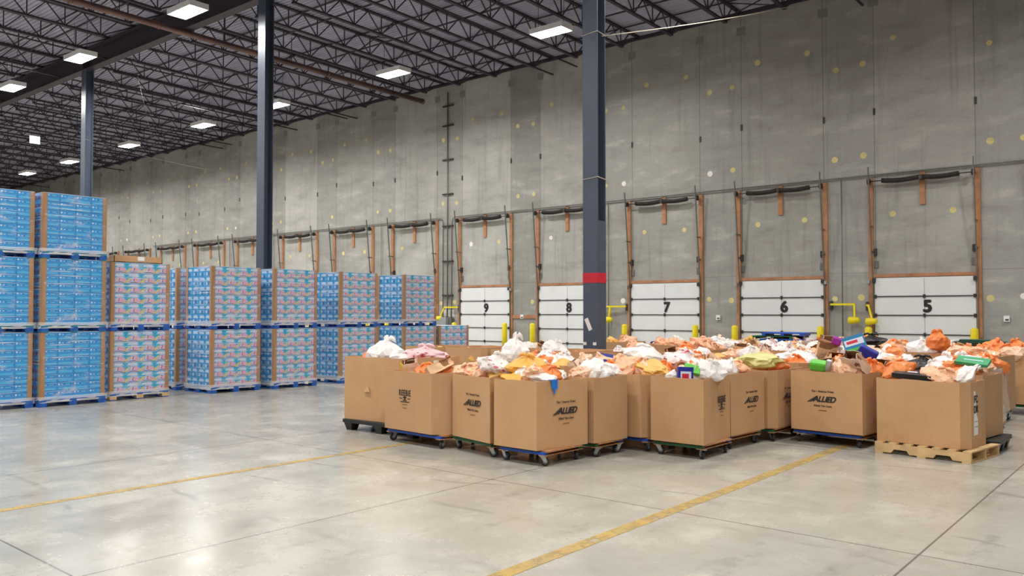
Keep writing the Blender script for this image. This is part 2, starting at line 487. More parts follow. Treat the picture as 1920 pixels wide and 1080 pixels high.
# open-web joists
def joist_parts(L=11.68, sl=0.02):
    # local y from 0 (wall side) to L away from the wall, z relative to the underside of the deck at the wall
    t = MB(M['steel']); b = MB(M['steel']); wbm = MB(M['steel'])
    Z = lambda y: (L - y) * sl if False else y * sl
    for q in (-0.03, 0.03):
        t.bar((q, 0, -0.03), (q, -L, -0.03 + L * sl), 0.055, 0.065)
        b.bar((q, -1.15, -0.66 + 1.15 * sl), (q, -(L - 1.0), -0.66 + (L - 1.0) * sl), 0.055, 0.06)
    y = 1.25; ys = []
    while y < L - 0.9:
        ys.append(y); y += 1.17
    for y0 in ys:
        zb = -0.66 + y0 * sl; zt = -0.04 + y0 * sl
        wbm.bar((0, -y0, zb), (0, -y0, zt), 0.03, 0.03)
        wbm.bar((0, -y0, zb), (0, -(y0 - 0.585), zt), 0.032, 0.032)
        wbm.bar((0, -y0, zb), (0, -(y0 + 0.585), zt), 0.032, 0.032)
    wbm.bar((0, -1.25, -0.64), (0, -0.1, -0.05), 0.04, 0.04)
    return t.mesh('top_chord'), b.mesh('bottom_chord'), wbm.mesh('web')
JT, JB, JW = joist_parts()
bott_ext = MB(M['steel']).bar((0, 0, -0.66), (0, -1.2, -0.64), 0.05, 0.05).mesh('chord_extension')
JX = [-9.6 - 1.93 * k for k in range(-7, 35)]
def nth(n):
    w1 = 'zeroth first second third fourth fifth sixth seventh eighth ninth tenth eleventh twelfth thirteenth fourteenth fifteenth sixteenth seventeenth eighteenth nineteenth'.split()
    if n < 20: return w1[n]
    t = ('twentieth', 'thirtieth')[n // 10 - 2]
    return t if n % 10 == 0 else ('twenty-', 'thirty-')[n // 10 - 2] + w1[n % 10]
for bay, (y0, gl) in enumerate(((WY, 'open-web roof joists between girder and dock wall'), (GY, 'open-web roof joists on the near side of the girder'))):
    z0 = roof_z(y0)
    for k, x in enumerate(JX):
        if x < XL + .5 or x > XR - .5: continue
        if not seen([(x, y0 - q * 11.6, 11.3) for q in (0, .15, .3, .45, .6, .75, .9, 1)]): continue
        e = empty('roof_joist', (x, y0, z0), label=('dark open-web steel joist under the roof deck between the deep girder and the dock wall' if bay == 0 else
                  'dark open-web steel joist under the roof deck on the camera side of the deep girder'), cat='roof joist', group=gl)
        lab = 'dark open-web joist, %s side of the girder, %s' % (('wall', 'camera')[bay], 'level with the red-banded column' if k == 7 else '%s %s of the red-banded column' % (nth(abs(k - 7)), 'left' if k > 7 else 'right'))
        e['label'] = lab
        link(JT, 'top_chord', e); link(JB, 'bottom_chord', e); link(JW, 'web', e)
        if bay == 0 and k % 6 == 0: link(bott_ext, 'chord_extension', e)
# bridging angles across the joists
tn = 2
for y_ in (16.9, 19.5, 22.1, 24.6, 12.2, 9.6, 7.0):
    zt = roof_z(y_)
    m_ = MB(M['steel'])
    m_.box(XL, XR, y_ - .02, y_ + .02, zt - .1, zt - .065); m_.box(XL, XR, y_ - .02, y_ + .02, zt - .64, zt - .6)
    if y_ in (19.5, 24.6, 9.6, 7.0):
        for x in JX:
            if XL + 2 < x < XR - 2 and (round((x + 9.6) / 1.93) % 3 == 0):
                m_.bar((x, y_, zt - .62), (x - 1.93, y_, zt - .08), .03, .03); m_.bar((x, y_, zt - .08), (x - 1.93, y_, zt - .62), .03, .03)
    tag(m_.build('trim_%d' % tn), kind='structure'); tn += 1

# columns
def column(x, y, lab, band):
    c = empty('steel_column', (x, y, 0), label=lab, cat='column')
    m_ = MB(M['col'])
    m_.box(-.18, .18, -.15, -.128, 0.02, 10.98); m_.box(-.18, .18, .128, .15, 0.02, 10.98); m_.box(-.012, .012, -.128, .128, 0.02, 10.98)
    m_.box(-.2, .2, -.17, .17, 10.95, 10.98)
    m_.build('shaft', c)
    m_ = MB(M['col']).box(-.24, .24, -.24, .24, 0, .02)
    for q in ((-.2, -.2), (.2, -.2), (-.2, .2), (.2, .2)): m_.tube([(q[0], q[1], .02), (q[0], q[1], .06)], .018, 6)
    m_.build('base_plate', c)
    if band:
        MB(M['col']).box(.0, .18, -.128, .128, 0.02, 3.6).build('infill_plate', c)
        g = MB(M['red']).box(-.184, .184, -.154, .154, 2.34, 2.54).build('red_band', c)
        g['label'] = 'red painted band'
        T = Matrix.Translation((-.05, -.153, 1.5)) @ Matrix.Rotation(R(-25), 4, 'Y')
        MB(M['paper']).box(-.045, .045, -.004, 0, -.13, .13, None, T).build('paper_tag', c)
        for q in (-.14, .1): MB(M['paper']).box(q - .04, q + .04, -.156, -.15, 1.08, 1.14).build('tape_scrap', c)
    return c
c3 = column(-9.53, GY, 'slate steel column with a red band, standing among the cardboard boxes', True)
c2 = column(-21.06, GY, 'slate steel column rising behind the wrapped pallets, bare of any band', False)
c1 = column(-32.69, GY, 'slate steel column farthest back, at the left under the girder', False)
column(-44.25, GY, 'slate steel column beyond the left end of the pallet stacks', False)
# ropes
def ring(z, c, lab):
    x, y = c.location.x, c.location.y
    o = MB(M['rope']).tube([(x - .19, y - .16, z), (x + .19, y - .16, z + .03), (x + .19, y + .16, z), (x - .19, y + .16, z)], .009, 6, None, False, True).build('rope')
    tag(o, lab, 'rope')
ring(4.45, c3, 'thin rope tied around the red-banded column above head height')
ring(7.42, c3, 'thin rope tied high around the red-banded column')
def sag(a, b, s, n=14):
    a = Vector(a); b = Vector(b)
    return [a.lerp(b, i / n) - Vector((0, 0, s * 4 * (i / n) * (1 - i / n))) for i in range(n + 1)]
tag(MB(M['rope']).tube(sag((-9.33, GY, 7.38), (-8.4, WY - .02, 11.42), .1), .012, 6).build('rope'), 'pale rope stretched from the red-banded column up to the top of the dock wall', 'rope')
tag(MB(M['gpipe']).tube(sag((-21.2, GY - .17, 5.65), (-32.5, GY - .17, 8.3), .12), .003, 5).build('rope'), 'fine string running between the two rear columns', 'rope')
tag(MB(M['gpipe']).tube(sag((-32.9, GY - .17, 8.3), (-44, GY - .17, 9.7), .1), .003, 5).build('rope'), 'fine string left of the rear column holding the white sign', 'rope')
tag(MB(M['gpipe']).tube([(-28.9, GY - .17, 10.98), (-27.1, GY - .17, 7.02)], .005, 5).build('wire'), 'thin wire dropping from the girder to the string between columns', 'wire')
sg = MB(M['white'])
sg.box(-.006, .006, -.2, .2, -.16, .16)
o = sg.build('hanging_sign', bevel=0.004, loc=(-37.1, GY - .17, 8.86)); tag(o, 'blank white square sign hung on a string under the roof at far left', 'sign')

# sprinkler main and thin branch pipes
e = empty('sprinkler_pipe', (-25.45, 0, 0), label='thick rust red and grey sprinkler main running under the joists to the dock wall', cat='pipe')
m_ = MB(M['pipe']).tube([(0, 25.0, 10.72), (0, 4.0, 11.0)], .105, 12)
m_.build('pipe', e)
for y_ in (24.9, 22.6, 19.9, 17.2, 13.2, 10.5):
    MB(M['pipe']).tube([(0, y_, 10.72 + (25 - y_) * .0133), (0, y_ + .1, 10.72 + (25 - y_) * .0133)], .12, 12).build('coupling', e)
for y_ in (24.2, 21.3, 18.3, 15.6, 12):
    MB(M['dark']).bar((0, y_, 10.8), (0, y_, roof_z(y_)), .02, .02).build('hanger_rod', e)
for x, s in ((-17.9, 'over the gap between the two bright lamps'), (-31.2, 'behind the sprinkler main'), (-41.0, 'far down the room'), (-35.1, 'over the farthest column')):
    tag(MB(M['dark']).tube([(x, WY - .3, 10.95), (x, 4, 11.35)], .03, 8).build('branch_pipe'), 'thin dark branch pipe under the joists ' + s, 'pipe')

# high-bay lamps
def make_lamp():
    e = empty('high_bay_lamp')
    h = MB(M['white'])
    h.box(-.62, .62, -.29, .29, .05, .12)
    h.box(-.64, -.61, -.3, .3, -.045, .12); h.box(.61, .64, -.3, .3, -.045, .12); h.box(-.61, .61, -.3, -.28, -.045, .12); h.box(-.61, .61, .28, .3, -.045, .12)
    h.build('housing', e)
    l_ = MB(M['lamp']); l_.quad([(-.6, -.27, .045), (-.6, .27, .045), (.6, .27, .045), (.6, -.27, .045)])
    l_.build('lens', e)
    h = MB(M['dark'])
    for q in (-.5, .5): h.tube([(q, 0, .12), (q, 0, 1.31)], .008, 5)
    h.build('hanger', e)
    return e
LP = [(-15.63, 20.95, 'large lit lamp nearest the red-banded column, under the roof before the dock wall'),
      (-22.9, 20.95, 'lit lamp second from the right in the row along the dock wall'),
      (-30.3, 21.0, 'lit lamp just right of the middle column'),
      (-36.2, 21.1, 'lit lamp seen between the two left columns, first beyond the middle column'),
      (-43.65, 21.2, 'lit lamp seen just right of the farthest column'),
      (-51.1, 21.3, 'lit lamp seen just left of the farthest column, low over the stacks'),
      (-57.5, 21.4, 'farthest lit lamp, lowest of all at the left'),
      (-22.79, 12.75, 'lit lamp beside the sprinkler main, left of the middle column'),
      (-29.86, 12.75, 'lit lamp hiding the top of the farthest column'),
      (-35.9, 12.75, 'lit lamp at the left edge of the picture beside the girder')]
lamp0 = make_lamp()
extra = [(-7.5, 17.3), (0.5, 20.9), (-65, 21.3)] + [(x, 12.75) for x in (-43.5, -51, -58, -2.5)] + [(x, y_) for y_ in (4.6, -3.6) for x in (6, -1.2, -8.4, -15.6, -22.8, -30, -37.2, -44.5, -52)]
first = True
for i, L in enumerate(LP + extra):
    o = lamp0 if first else copy_tree(lamp0)
    first = False
    o.location = (L[0], L[1], 10.58)
    if i < len(LP): tag(o, L[2], 'ceiling lamp', 'lit high-bay lamps under the roof')
    else: tag(o, 'lit high-bay lamp outside the picture, the %s of these' % nth(i - len(LP) + 1), 'ceiling lamp', 'lamps outside the picture')

# ------------------------------------------------------------------ dock doors on the back wall
def helix(x0, x1, z0, droop, r, w_):
    L = x1 - x0; n = int(L / w_ * 8); pts = []
    for i in range(n + 1):
        t = i / n; a = i * 2 * math.pi / 8
        pts.append((x0 + L * t, r * math.cos(a), z0 - droop * math.sin(math.pi * t) + r * math.sin(a)))
    return pts
def make_door():
    e = empty('door')
    p = MB(M['door'])
    for i in range(5):
        p.box(-1.33, 1.33, -.06, -.015, .02 + i * .548, .02 + i * .548 + .535)
    p.build('door_panel', e, bevel=.004)
    p = MB(M['dark'])
    for i in range(1, 5):
        z = .012 + i * .548
        p.box(-1.36, 1.36, -.085, -.055, z - .014, z + .014)
        for q in (-1.3, 0.02, 1.3): p.box(q - .03, q + .03, -.1, -.055, z - .05, z + .05)
    for i in range(5): p.box(0.015, .025, -.066, -.06, .04 + i * .548, .53 + i * .548, M['grey'])
    p.build('section_rail', e)
    for q in (-1.42, 1.4):
        MB(M['wood']).box(q - .075, q + .075, -.06, 0, 0, 5.72).build('post', e)
    MB(M['wood']).box(-1.35, 1.33, -.045, 0, 2.765, 2.86).build('header', e)
    MB(M['wood']).box(-.075, .075, -.05, 0, 4.83, 5.77).build('centre_board', e)
    MB(M['dark']).tube([(-1.42, -.2, 5.6), (1.36, -.2, 5.6)], .014, 8).build('shaft', e)
    for a, b in ((-1.06, -.06), (.02, .98)):
        s_ = MB(M['spring']).tube([(a + (b - a) * i / 10, -.2, 5.6 - .035 * math.sin(math.pi * i / 10)) for i in range(11)], .066, 10)
        s_.tube([(x, y_ - .2, z) for x, y_, z in helix(a, b, 5.6, .035, .07, .04)], .009, 4, None)
        s_.build('torsion_spring', e)
    MB(M['dark']).box(-.05, .05, -.27, -.05, 5.53, 5.66).build('spring_bracket', e)
    for q in (-1.42, 1.33):
        d_ = MB(M['dark']).tube([(q - .04, -.2, 5.6), (q + .04, -.2, 5.6)], .085, 14)
        d_.box(q - .05, q - .04, -.2, 0, 5.54, 5.66); d_.build('cable_drum', e)
        s = -1 if q < 0 else 1
        t_ = MB(M['gpipe'])
        t_.bar((s * 1.375, -.07, 0.0), (s * 1.375, -.09, 2.7), .045, .03); t_.bar((s * 1.375, -.09, 2.7), (s * 1.375, -.42, 6.0), .045, .03)
        t_.box(s * 1.375 - .02, s * 1.375 + .02, -.33, 0, 4.25, 4.29); t_.box(s * 1.375 - .02, s * 1.375 + .02, -.22, 0, 3.5, 3.54)
        t_.build('track', e)
        MB(M['dark']).box(s * 1.3 - .04, s * 1.3 + .04, -.1, 0, 3.42, 3.62).build('bumper', e)
        MB(M['gpipe']).box(s * 1.29 - .07, s * 1.29 + .07, -.03, 0, 3.05, 3.26).build('plate', e)
        MB(M['dark']).box(s * 1.33 - .05, s * 1.33 + .04, -.14, -.02, 2.62, 2.74).build('roller_bracket', e)
    return e
door0 = make_door()
nums = {0: '5', 1: '6', 2: '7', 3: '8', 4: '9'}
DOORS = {}
for n, k in enumerate(range(-1, 16)):
    o = door0 if n == 0 else copy_tree(door0)
    o.name = 'door_%d' % (n + 1); o.location = (XC0 - MOD * k, WY, 0); o['kind'] = 'structure'
    DOORS[k] = o
for k, s in nums.items():
    t_ = link(text_mesh(s, .47, .002, bold=.028), 'door_number', DOORS[k], (.1, -.068, 1.9), (R(90), 0, 0)); t_['label'] = 'black number ' + s
# white control boxes on posts
for k in (-1, 0, 1, 2, 4, 5):
    xc = XC0 - MOD * k
    MB(M['grey']).box(-1.53, -1.45, -.13, -.06, 2.6, 2.7).build('switch_box', DOORS[k])
    if k in (1, 4, 7): MB(M['grey']).box(1.36, 1.45, -.13, -.06, 2.6, 2.7).build('switch_box', DOORS[k])

# bollards
def make_bollard():
    e = empty('bollard')
    MB(M['yel']).tube([(0, 0, 0), (0, 0, 1.26), (0, 0, 1.3), (0, 0, 1.32)], [.1, .1, .08, .03], 20).build('sleeve', e)
    MB(M['dark']).tube([(0, 0, 0), (0, 0, .015)], .14, 16).build('base_plate', e)
    return e
b0 = make_bollard(); first = True
dn = {-1: '4'}
for k in range(-1, 10):
    for s, sn in ((-1.43, 'left'), (1.33, 'right')):
        o = b0 if first else copy_tree(b0); first = False
        o.location = (XC0 - MOD * k + s, WY - .36, 0)
        if k in nums: tag(o, 'yellow bollard in front of the %s post of dock door %s' % (sn, {0: 'five', 1: 'six', 2: 'seven', 3: 'eight', 4: 'nine'}[k]), 'bollard', 'yellow bollards at the dock doors')
        elif k == -1: tag(o, 'yellow bollard at the %s side of the unseen door past the right edge' % sn, 'bollard', 'yellow bollards at the dock doors')
        else: tag(o, 'yellow bollard, %s side, %s dock door left of door nine, behind the pallets' % (sn, nth(k - 4)), 'bollard', 'yellow bollards at the dock doors')

# dock lights on swing arms
def dock_light(x, z, dx, fold, lab):
    e = empty('dock_light', (x, WY - .03, z), label=lab, cat='dock light', group='yellow dock lights on swing arms')
    MB(M['dark']).box(-.04, .04, -.06, .028, -.16, .1).build('bracket', e)
    a = MB(M['yel']); a.bar((0, -.08, 0), (dx, -.14, 0), .05, .06); a.build('arm', e)
    b = MB(M['yel']); b.bar((dx, -.14, .0), (dx + fold, -.2, -.42), .06, .05); b.build('lower_arm', e)
    h = MB(M['yel']).tube([(dx + fold - .16, -.24, -.48), (dx + fold - .08, -.24, -.48), (dx + fold + .1, -.24, -.47), (dx + fold + .16, -.24, -.47)], [.1, .11, .085, .05], 14)
    h.build('lamp_head', e)
dock_light(-8.68, 1.98, .72, 0.02, 'yellow dock light reaching right from the right post of door six')
dock_light(-7.62, 1.95, .06, .12, 'folded yellow dock light close to the left post of door five')
dock_light(-15.92, 1.95, -.62, -.02, 'yellow dock light left of door seven, its head nearer that door')
dock_light(-17.25, 1.95, .68, .0, 'yellow dock light right of the red-banded column, its head to the left')
dock_light(-24.15, 1.95, -.75, -.2, 'yellow dock light over the grey electrical cabinet beside door nine')
dock_light(-25.6, 1.95, -.3, -.2, 'yellow dock light just right of the last stacked pallet')

# electrical cabinet, paperwork, switches, conduits
e = empty('electrical_cabinet', (-24.95, WY, 0), label='grey electrical cabinet on the wall left of door nine', cat='cabinet')
MB(M['grey']).box(-.36, .3, -.34, -.006, 0, 1.52).build('body', e, bevel=.01)
MB(M['gpipe']).box(.3, .48, -.2, -.006, 0, 1.5).build('side_box', e)
for i in range(3):
    o = MB(M['paper']).box(-.1 + i * .22, .05 + i * .22, -.012, 0, 0, .28).build('paper_notice', loc=(-24.98, WY, 1.56))
    tag(o, 'sheet of white paper taped to the wall above the grey cabinet, %s of three' % ('leftmost', 'middle', 'rightmost')[i], 'notice', 'paper notices above the cabinet')
for x, l_ in ((-4.03, 'right of door five near the right edge'), (-12.39, 'between doors six and seven'), (-20.75, 'on the rail between doors eight and nine')):
    o = MB(M['white']).box(-.07, .07, -.03, 0, -.08, .08).box(-.03, .05, -.04, -.03, -.05, -.01, M['dark']).build('wall_switch', loc=(x, WY - .04, 1.57))
    tag(o, 'small white switch plate on the dock wall ' + l_, 'switch')
tag(MB(M['wood']).box(-21.35, -19.95, WY - .04, WY, 1.5, 1.63).build('wall_rail'), 'thin wooden rail fixed across the wall between doors eight and nine', 'rail')
def conduit(pts, r, lab, brk=()):
    e = empty('conduit', pts[0], label=lab, cat='conduit')
    p0 = Vector(pts[0])
    MB(M['gpipe']).tube([Vector(p) - p0 for p in pts], r, 8).build('pipe', e)
    if brk:
        b = MB(M['dark'])
        for q in brk: b.box(q[0] - q[2] - p0.x, q[0] + q[2] - p0.x, WY - .1 - p0.y, WY - .005 - p0.y, q[1] - .025 - p0.z, q[1] + .025 - p0.z)
        b.build('strut', e)
yc = WY - .07
conduit([(11, yc, 5.81), (-24.3, yc, 5.79), (-24.5, yc, 5.74), (-24.56, yc, 5.6), (-24.58, yc, 1.5)], .022, 'long thin conduit running over doors five to nine and down to the cabinet')
conduit([(-50, yc, 5.83), (-25.4, yc, 5.79), (-25.15, yc, 5.74), (-25.08, yc, 5.6), (-25.08, yc, 1.5)], .022, 'thin conduit running left over the far dock doors from the cabinet')
conduit([(-24.82, yc, 11.2), (-24.82, yc, 1.5)], .028, 'upright conduit rising from the cabinet to the roof', [(-24.82, z, .3) for z in (10.6, 9.75, 8.28, 6.8, 5.43, 3.92, 2.46)])
for x, l_ in ((-8.34, 'between doors five and six'), (-16.69, 'between the red-banded column and door seven'), (-29.03, 'between the pallets and the farther doors'), (-37.4, 'above the stacks right of the middle column'), (-41.5, 'above the stacks behind the middle column')):
    conduit([(x, yc, 5.8), (x, yc, .6)], .016, 'upright thin conduit on the wall ' + l_)
conduit([(-8.75, yc, 1.8), (-8.75, yc, .4)], .012, 'short cable below the dock light beside door six')

# ------------------------------------------------------------------ wrapped pallet loads
def pallet_mesh(L, W, m, H=.13, blockm=None):
    mb = MB(m)
    for i in range(7):
        a = -W / 2 + i * (W - .1) / 6
        mb.box(a, a + .1, -L / 2, L / 2, H - .018, H)
    for i in range(3):
        for j in range(3):
            x = -W / 2 + .07 + i * (W / 2 - .07); y = -L / 2 + .07 + j * (L / 2 - .07)
            mb.box(x - .07, x + .07, y - .07, y + .07, .018, H - .036, blockm)
        y = -L / 2 + .07 + i * (L / 2 - .07)
        mb.box(-W / 2, W / 2, y - .06, y + .06, H - .036, H - .018); mb.box(-W / 2, W / 2, y - .06, y + .06, 0, .018)
    return mb.mesh('pallet')
def carton_diaper():
    a, b, h = .255, .3, .205
    mb = MB(M['c_cyan']).box(-a + .002, 0, .002, b - .002, .002, h - .002)
    def F(y0, y1, z0, z1, m, e=.0012):   # on +x face; y to the right
        mb.quad([(e, y0 * b, z0 * h), (e, y1 * b, z0 * h), (e, y1 * b, z1 * h), (e, y0 * b, z1 * h)], M[m])
    def P(pts, m, e): mb.quad([(e, y_ * b, z * h) for y_, z in pts], M[m])
    F(.0, .985, .0, .7, 'c_lilac', .0006); F(.12, .92, .7, .97, 'c_lilac', .0006)
    P([(.0, .3), (.2, .4), (.34, .54), (.4, .7), (.3, .985), (.0, .985)], 'c_cyan', .0009)
    P([(.76, .985), (.985, .985), (.985, .42), (.88, .48), (.78, .66)], 'c_cyan', .0009)
    P([(.62, .18), (.9, .2), (.93, .4), (.78, .56), (.62, .48)], 'c_pink', .001)
    P([(.38, .2), (.62, .2), (.62, .5), (.5, .58), (.36, .42)], 'c_lilac2', .001)
    P([(.0, .1), (.1, .12), (.34, .5), (.26, .54), (.0, .26)], 'c_yel', .0013)
    P([(.74, .06), (.985, .04), (.985, .14), (.84, .16)], 'c_yel', .0013)
    P([(.25, .05), (.6, .1), (.985, .0), (.985, .04), (.6, .15), (.25, .1)], 'c_maroon', .0014)
    F(.46, .57, .48, .54, 'c_red', .0018); F(.53, .58, .38, .54, 'c_red', .0018); F(.48, .57, .34, .4, 'c_red', .0018); F(.46, .51, .24, .36, 'c_red', .0018); F(.46, .59, .22, .28, 'c_red', .0018)
    for i, (y0, y1) in enumerate(((.18, .28), (.3, .37), (.39, .5), (.52, .6), (.62, .74), (.76, .82))):
        F(y0, y1, .74, .88 + .04 * (i % 2), 'c_white', .0016)
    F(.1, .9, .68, .72, 'c_white', .0014)
    # -y face
    def G(x0, x1, z0, z1, m, e=.0012): mb.quad([(-a + x0 * a, .002 - e, z0 * h), (-a + x1 * a, .002 - e, z0 * h), (-a + x1 * a, .002 - e, z1 * h), (-a + x0 * a, .002 - e, z1 * h)], M[m])
    G(.04, .98, .03, .96, 'c_blue', .0006)
    G(.1, .3, .08, .4, 'c_side'); G(.38, .6, .05, .42, 'c_deep'); G(.68, .86, .08, .4, 'c_lblue')
    mb.quad([(-a + .1 * a, -.0012, .56 * h), (-a + .9 * a, -.0012, .54 * h), (-a + .78 * a, -.0012, .84 * h), (-a + .2 * a, -.0012, .84 * h)], M['c_side'])
    G(.3, .7, .62, .72, 'c_pink', .002)
    return mb.mesh('carton')
def carton_blue():
    a, b, h = .255, .29, .155
    mb = MB(M['c_blue']).box(-a + .002, 0, .002, b - .002, .002, h - .002)
    def F(y0, y1, z0, z1, m, e=.0012): mb.quad([(e, y0 * b, z0 * h), (e, y1 * b, z0 * h), (e, y1 * b, z1 * h), (e, y0 * b, z1 * h)], M[m])
    F(.0, 1, .0, .06, 'c_dblue'); F(.0, .03, 0, 1, 'c_dblue'); F(.1, .9, .12, .36, 'c_lblue'); F(.12, .88, .2, .23, 'c_blue', .002)
    F(.42, .9, .6, .84, 'c_dblue'); F(.5, .8, .66, .78, 'c_lblue', .002); F(.28, .36, .7, .78, 'c_white')
    n = 10; mb.quad([(.0016, .12 * b + .016 * math.cos(2 * math.pi * i / n), .76 * h + .016 * math.sin(2 * math.pi * i / n)) for i in range(n)], M['c_white'])
    for x0, x1 in ((.1, .4), (.55, .85)):
        mb.quad([(-a + x0 * a, .0008, .2 * h), (-a + x1 * a, .0008, .2 * h), (-a + x1 * a, .0008, .7 * h), (-a + x0 * a, .0008, .7 * h)], M['c_maroon'])
    return mb.mesh('carton')
CD, CB = carton_diaper(), carton_blue()
PL, PT, PM = pallet_mesh(1.22, 1.06, M['bpal']), pallet_mesh(1.2, 1.06, M['tpal'], blockm=M['bpal']), pallet_mesh(1.22, 1.06, M['bpal'], blockm=M['pwood'])
def shell_mesh(W, L, H, r, low=.03):
    mb = MB(M['wrap'])
    pts = []
    for cx_, cy_, a0 in ((-r, r, -90), (-r, L - r, 0), (-(W - r), L - r, 90), (-(W - r), r, 180)):
        for i in range(4):
            a = R(a0 + i * 30); pts.append((cx_ + (r + .012) * math.cos(a), cy_ + (r + .012) * math.sin(a)))
    n = len(pts); nz = 8
    for j in range(nz + 1):
        z = -low + (H + low) * j / nz
        for i, (x, y_) in enumerate(pts):
            q = .004 * noise.noise(Vector((x * 5, y_ * 5, z * 6)))
            mb.v.append((x + q, y_ + q, z))
    for j in range(nz):
        for i in range(n):
            a = j * n + i; b = j * n + (i + 1) % n
            mb.f.append((a, b, b + n, a + n)); mb.mi.append(0); mb.sm.append(True)
    return mb.mesh('stretch_wrap')
SHD, SHB = shell_mesh(1.03, 1.21, 1.25, .03), shell_mesh(1.03, 1.17, 1.25, .03)
def board_mesh(sx, sy, wd=.075, h=1.24):
    mb = MB(M['cardb']); mb.box(min(0, sx * wd), max(0, sx * wd), min(0, -sy * .006), max(0, -sy * .006), 0, h)
    mb.box(min(0, -sx * .006), max(0, -sx * .006), min(0, sy * wd), max(0, sy * wd), 0, h)
    return mb.mesh('corner_board')
def band_mesh(W, L):
    mb = MB(M['skirt'])
    nz = 5; pts = []
    for a, b in (((.02, -.02), (.02, L + .02)), ((.02, L + .02), (-W - .02, L + .02)), ((-W - .02, L + .02), (-W - .02, -.02)), ((-W - .02, -.02), (.02, -.02))):
        for i in range(10): pts.append((a[0] + (b[0] - a[0]) * i / 10, a[1] + (b[1] - a[1]) * i / 10))
    n = len(pts)
    for j in range(nz + 1):
        for i, (x, y_) in enumerate(pts):
            q = .012 * noise.noise(Vector((x * 8, y_ * 8, j * .9))); mb.v.append((x + q, y_ + q, -.05 + .11 * j / nz + (q if j in (0, nz) else 0)))
    for j in range(nz):
        for i in range(n):
            a = j * n + i; b = j * n + (i + 1) % n
            mb.f.append((a, b, b + n, a + n)); mb.mi.append(0); mb.sm.append(True)
    return mb.mesh('wrap_skirt')
BAND = band_mesh(1.04, 1.2)
BRD = {(sx, sy): board_mesh(sx, sy) for sx in (-1, 1) for sy in (-1, 1)}
def load(X, Y, lvl, kind, lab, pal, rz=0.0, short=False):
    e = empty('pallet_load', (X, Y, .13 * 0 + lvl * 1.372), rz, label=lab, cat='pallet load', group='shrink-wrapped pallet loads of cartons')
    L = 1.2 if kind == 'd' else 1.16
    link(pal, 'pallet', e, (-.51, L / 2, 0))
    nr, ch, cw = (6, .205, .3) if kind == 'd' else (8, .155, .29)
    me = CD if kind == 'd' else CB
    hs = 1.0
    if short: nr = 7; hs = .875
    r = random.Random(int(X * 31 + Y * 77 + lvl * 5))
    for k in range(nr):
        for i in range(4):
            for j in range(4):
                if i == 0 or (j == 0) or k == nr - 1 and lvl < 9 and False:
                    link(me, 'carton', e, (-i * .257 + r.uniform(-.002, .002) - .003, j * cw + .004, .131 + k * ch))
    s = MB(M['c_white']).box(-1.02, -.0, .0, L, 0, .006).build('top_sheet', e); s.location = (0, 0, .131 + nr * ch)
    for (cx_, sx) in ((.006, -1), (-1.03, 1)):
        for (cy_, sy) in ((-.004, 1), (L + .006, -1)):
            link(BRD[(sx, sy)], 'corner_board', e, (cx_, cy_, .131), sc=(1, 1, hs))
    link(SHD if kind == 'd' else SHB, 'stretch_wrap', e, (0, 0, .125), sc=(1, 1, hs))
    link(BAND, 'wrap_skirt', e, (0, 0, .125))
    return e
lv = ('bottom', 'upper')
lv3 = ('bottom', 'middle', 'top')
for l_ in range(3):
    load(-16.56, 5.13, l_, 'b', 'wrapped load of plain blue cartons, %s of the stack cut by the left edge' % lv3[l_], PL if l_ == 0 else PT, 0, l_ == 2)
    load(-16.44, 6.4, l_, 'b', 'wrapped load of plain blue cartons, %s of the second stack from the left' % lv3[l_], PL if l_ == 0 else PT, R(1.0), l_ == 2)
for (X, Y, n_, nm) in ((-16.6, 7.74, 2, 'right beside the plain blue stacks'), (-16.4, 9.8, 2, 'second stack right of the plain blue ones'),
                       (-16.3, 11.3, 2, 'stack in front of the middle column'), (-16.3, 13.2, 2, 'second from the right of the two-high stacks'), (-16.3, 15.32, 2, 'rightmost two-high stack'),
                       (-17.75, 9.75, 2, 'stack one row back showing only a narrow side')):
    for l_ in range(n_):
        load(X, Y, l_, 'd', '%s wrapped load of blue-pink cartons, %s' % (lv[l_], nm), PM if (n_, Y, l_) == (2, 7.74, 0) else PL, R(random.Random(Y).uniform(-1, 1)))
load(-16.3, 16.65, 0, 'd', 'single wrapped load one pallet high at the right end of the pallet row', PL)
e = empty('cardboard_tray', (-16.72, 7.85, 2.755), label='flat brown cardboard tray with white label lying on the wrapped load beside the blue stacks', cat='tray')
m_ = MB(M['card'])
m_.box(-1.0, 0, 0, 1.0, 0, .01)
for b in ((-1.0, 0, 0, .01), (-1.0, 0, .99, 1.0), (-1.0, -.99, 0, 1.0), (-.01, 0, 0, 1.0)): m_.box(*b, 0, .13)
m_.build('tray', e)
MB(M['paper']).box(.0, .003, .48, .62, .04, .12).build('label_sheet', e)

# ------------------------------------------------------------------ dollies, pallets and gaylord boxes
def make_caster():
    e = empty('caster')
    m_ = MB(M['rub'])
    m_.tube([(-.018, 0, .05), (-.014, 0, .05), (.014, 0, .05), (.018, 0, .05)], [.042, .05, .05, .042], 18)
    m_.tube([(-.021, 0, .05), (.021, 0, .05)], .026, 12, M['hub'])
    wheel = m_.build('wheel', e)
    m_ = MB(M['zinc'])
    for s in (-1, 1):
        T = Matrix.Identity(4)
        m_.quad([(s * .025, -.02, .045), (s * .025, .02, .045), (s * .025, .06, .115), (s * .025, .0, .115)])
        m_.quad([(s * .027, -.02, .045), (s * .027, .0, .115), (s * .027, .06, .115), (s * .027, .02, .045)])
    m_.box(-.035, .035, -.01, .07, .113, .119); m_.tube([(-.03, 0, .05), (.03, 0, .05)], .007, 6)
    m_.build('fork', e)
    return e
caster0 = make_caster()
used_caster = [False]
